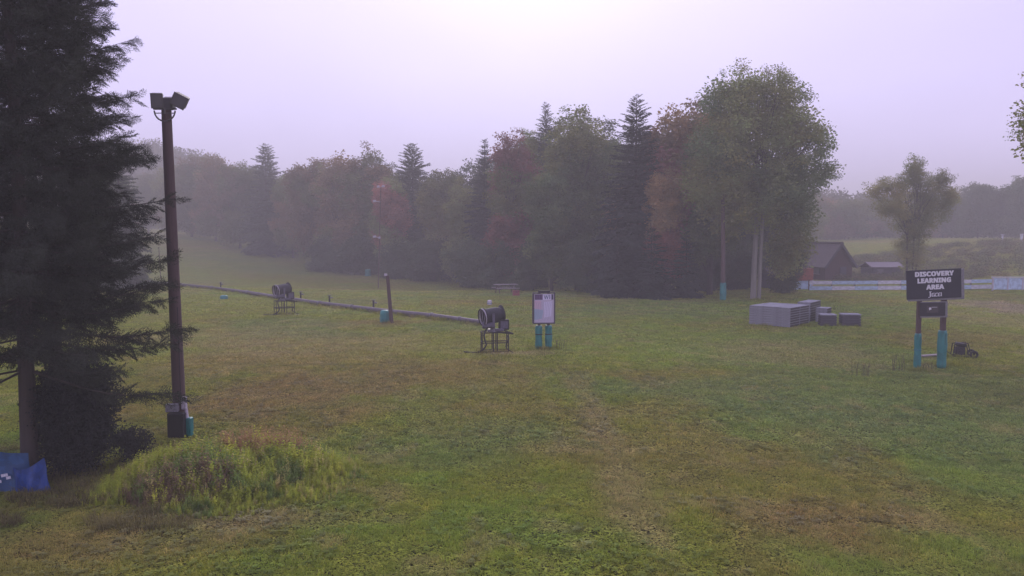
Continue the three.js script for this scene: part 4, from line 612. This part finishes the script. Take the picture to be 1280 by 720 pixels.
  // picnic table under the red maple
  const t = foot(632, 68.5), pt = thing('picnic_table', 'weathered wooden picnic table under the red maple', 'table', t, 0.3);
  for (let i = 0; i < 5; i++) mesh('plank', box(2, 0.04, 0.14, 0, 0.75, -0.3 + i * 0.15), M.paleWood, pt);
  for (const z of [-0.75, 0.75]) mesh('bench', box(2, 0.05, 0.26, 0, 0.45, z), M.paleWood, pt);
  for (const x of [-0.7, 0.7]) { mesh('leg', [sq(V(x, 0, -0.65), V(x, 0.73, -0.25), 0.07), sq(V(x, 0, 0.65), V(x, 0.73, 0.25), 0.07), box(0.07, 0.08, 1.6, x, 0.38, 0)], M.oldWood, pt); }
  const rp = foot(645, 64), rc = thing('red_crate', 'small red plastic crate near the picnic table', 'crate', rp, 0.2); mesh('body', rbox(0.5, 0.4, 0.4, 0, 0.22, 0, 0.02), M.red, rc); mesh('rim', [box(0.54, 0.05, 0.44, 0, 0.43, 0)], M.red, rc); mesh('handle_slot', box(0.16, 0.06, 0.02, 0, 0.34, 0.2), M.blackMatt, rc);
}

// ------------------------------------------------------------------ uncut tufts where the mower cannot reach, and low broad-leaved weeds in the turf
{
  const r = rng(313), tuft = bladeTuft(64, 22, 0.13, 0.24, 0.006), items = [], put = (x, z, k) => { const v = rnd(r, 0.75, 1.25), t = turf(x, z), s = rnd(r, 0.6, 1.1) * k; items.push({ m: place(x, groundY(x, z) - 0.01, z, s, s, s, 0, rnd(r, 0, 6.3), 0), c: [t[0] * v, t[1] * v * 0.95, t[2] * v] }); };
  const ring = (p, w, d, n, k = 1) => { for (let i = 0; i < n; i++) put(p.x + rnd(r, -w, w), p.z + rnd(r, -d, d), k); };
  for (const [px, py, w, d, n] of [[1148, 463, 0.4, 0.35, 26], [1180, 458, 0.45, 0.35, 26], [1164, 455, 0.9, 0.5, 26], [680, 436, 0.6, 0.4, 36], [619, 440, 0.8, 0.6, 40], [356, 393, 0.9, 0.7, 34], [974, 408, 1.6, 0.25, 40], [1034, 408, 0.5, 0.3, 14], [1062, 408, 0.6, 0.3, 16], [1201, 447, 0.6, 0.4, 24], [490, 404, 0.5, 0.4, 20], [905, 374, 0.7, 0.5, 16], [940, 374, 1.3, 0.8, 30]]) ring(onGround(px, py), w, d, n);
  for (let k = 0; k < PIPE.length - 1; k++) for (let i = 0; i < 60; i++) { const q = PIPE[k].clone().lerp(PIPE[k + 1], r()); put(q.x + rnd(r, -0.3, 0.35), q.z + rnd(r, -0.1, 0.55), 1.25); }
  for (let i = 0; i < 420; i++) { const d = Math.sqrt(lerp(144, 1600, r())), x = rnd(r, -0.66, 0.66) * d; if (fbm(x * 0.3 + 70, d * 0.3, 3) > 0.5) put(x, -d, 0.75); }
  tag(scatter('rough_grass', tuft, M.grass, items, scene), 'uncut tufts of grass at the feet of posts and along the pipe', 'grass');
  const leafy = (() => { const q = rng(66), p = []; for (let k = 0; k < 14; k++) { const a = q() * 6.28, d0 = 0.01 + 0.06 * q(), L = rnd(q, 0.04, 0.075), w = L * 0.38, dx = Math.cos(a), dz = Math.sin(a), y = rnd(q, 0.02, 0.06), b = [dx * d0, y, dz * d0], t = [dx * (d0 + L), y + rnd(q, -0.01, 0.02), dz * (d0 + L)], m = [dx * (d0 + L * 0.55), y + 0.012, dz * (d0 + L * 0.55)]; p.push(...b, m[0] - dz * w, m[1], m[2] + dx * w, ...t, ...b, ...t, m[0] + dz * w, m[1], m[2] - dx * w); } return soup(p); })();
  const lv = []; for (let i = 0; i < 16000; i++) { const d = Math.sqrt(lerp(90, 900, r())), x = rnd(r, -0.7, 0.7) * d, z = -d, n = fbm(x * 0.5 + 90, z * 0.5, 4), t = turf(x, z); if (n + 0.5 * r() < 0.82) continue; const v = rnd(r, 0.75, 1.3), s = rnd(r, 0.45, 0.95); lv.push({ m: place(x, groundY(x, z) + 0.01, z, s, s, s, 0, rnd(r, 0, 6.3), 0), c: [t[0] * v * 0.85, t[1] * v * 0.95, t[2] * v * 1.3] }); }
  tag(scatter('clover', leafy, M.grass, lv, scene), 'low broad leaved clover mixed into the mown turf', 'clover');
}
scene.traverse((o) => { if (o.isMesh) { o.castShadow = true; o.receiveShadow = true; } });
renderer.render(scene, camera);
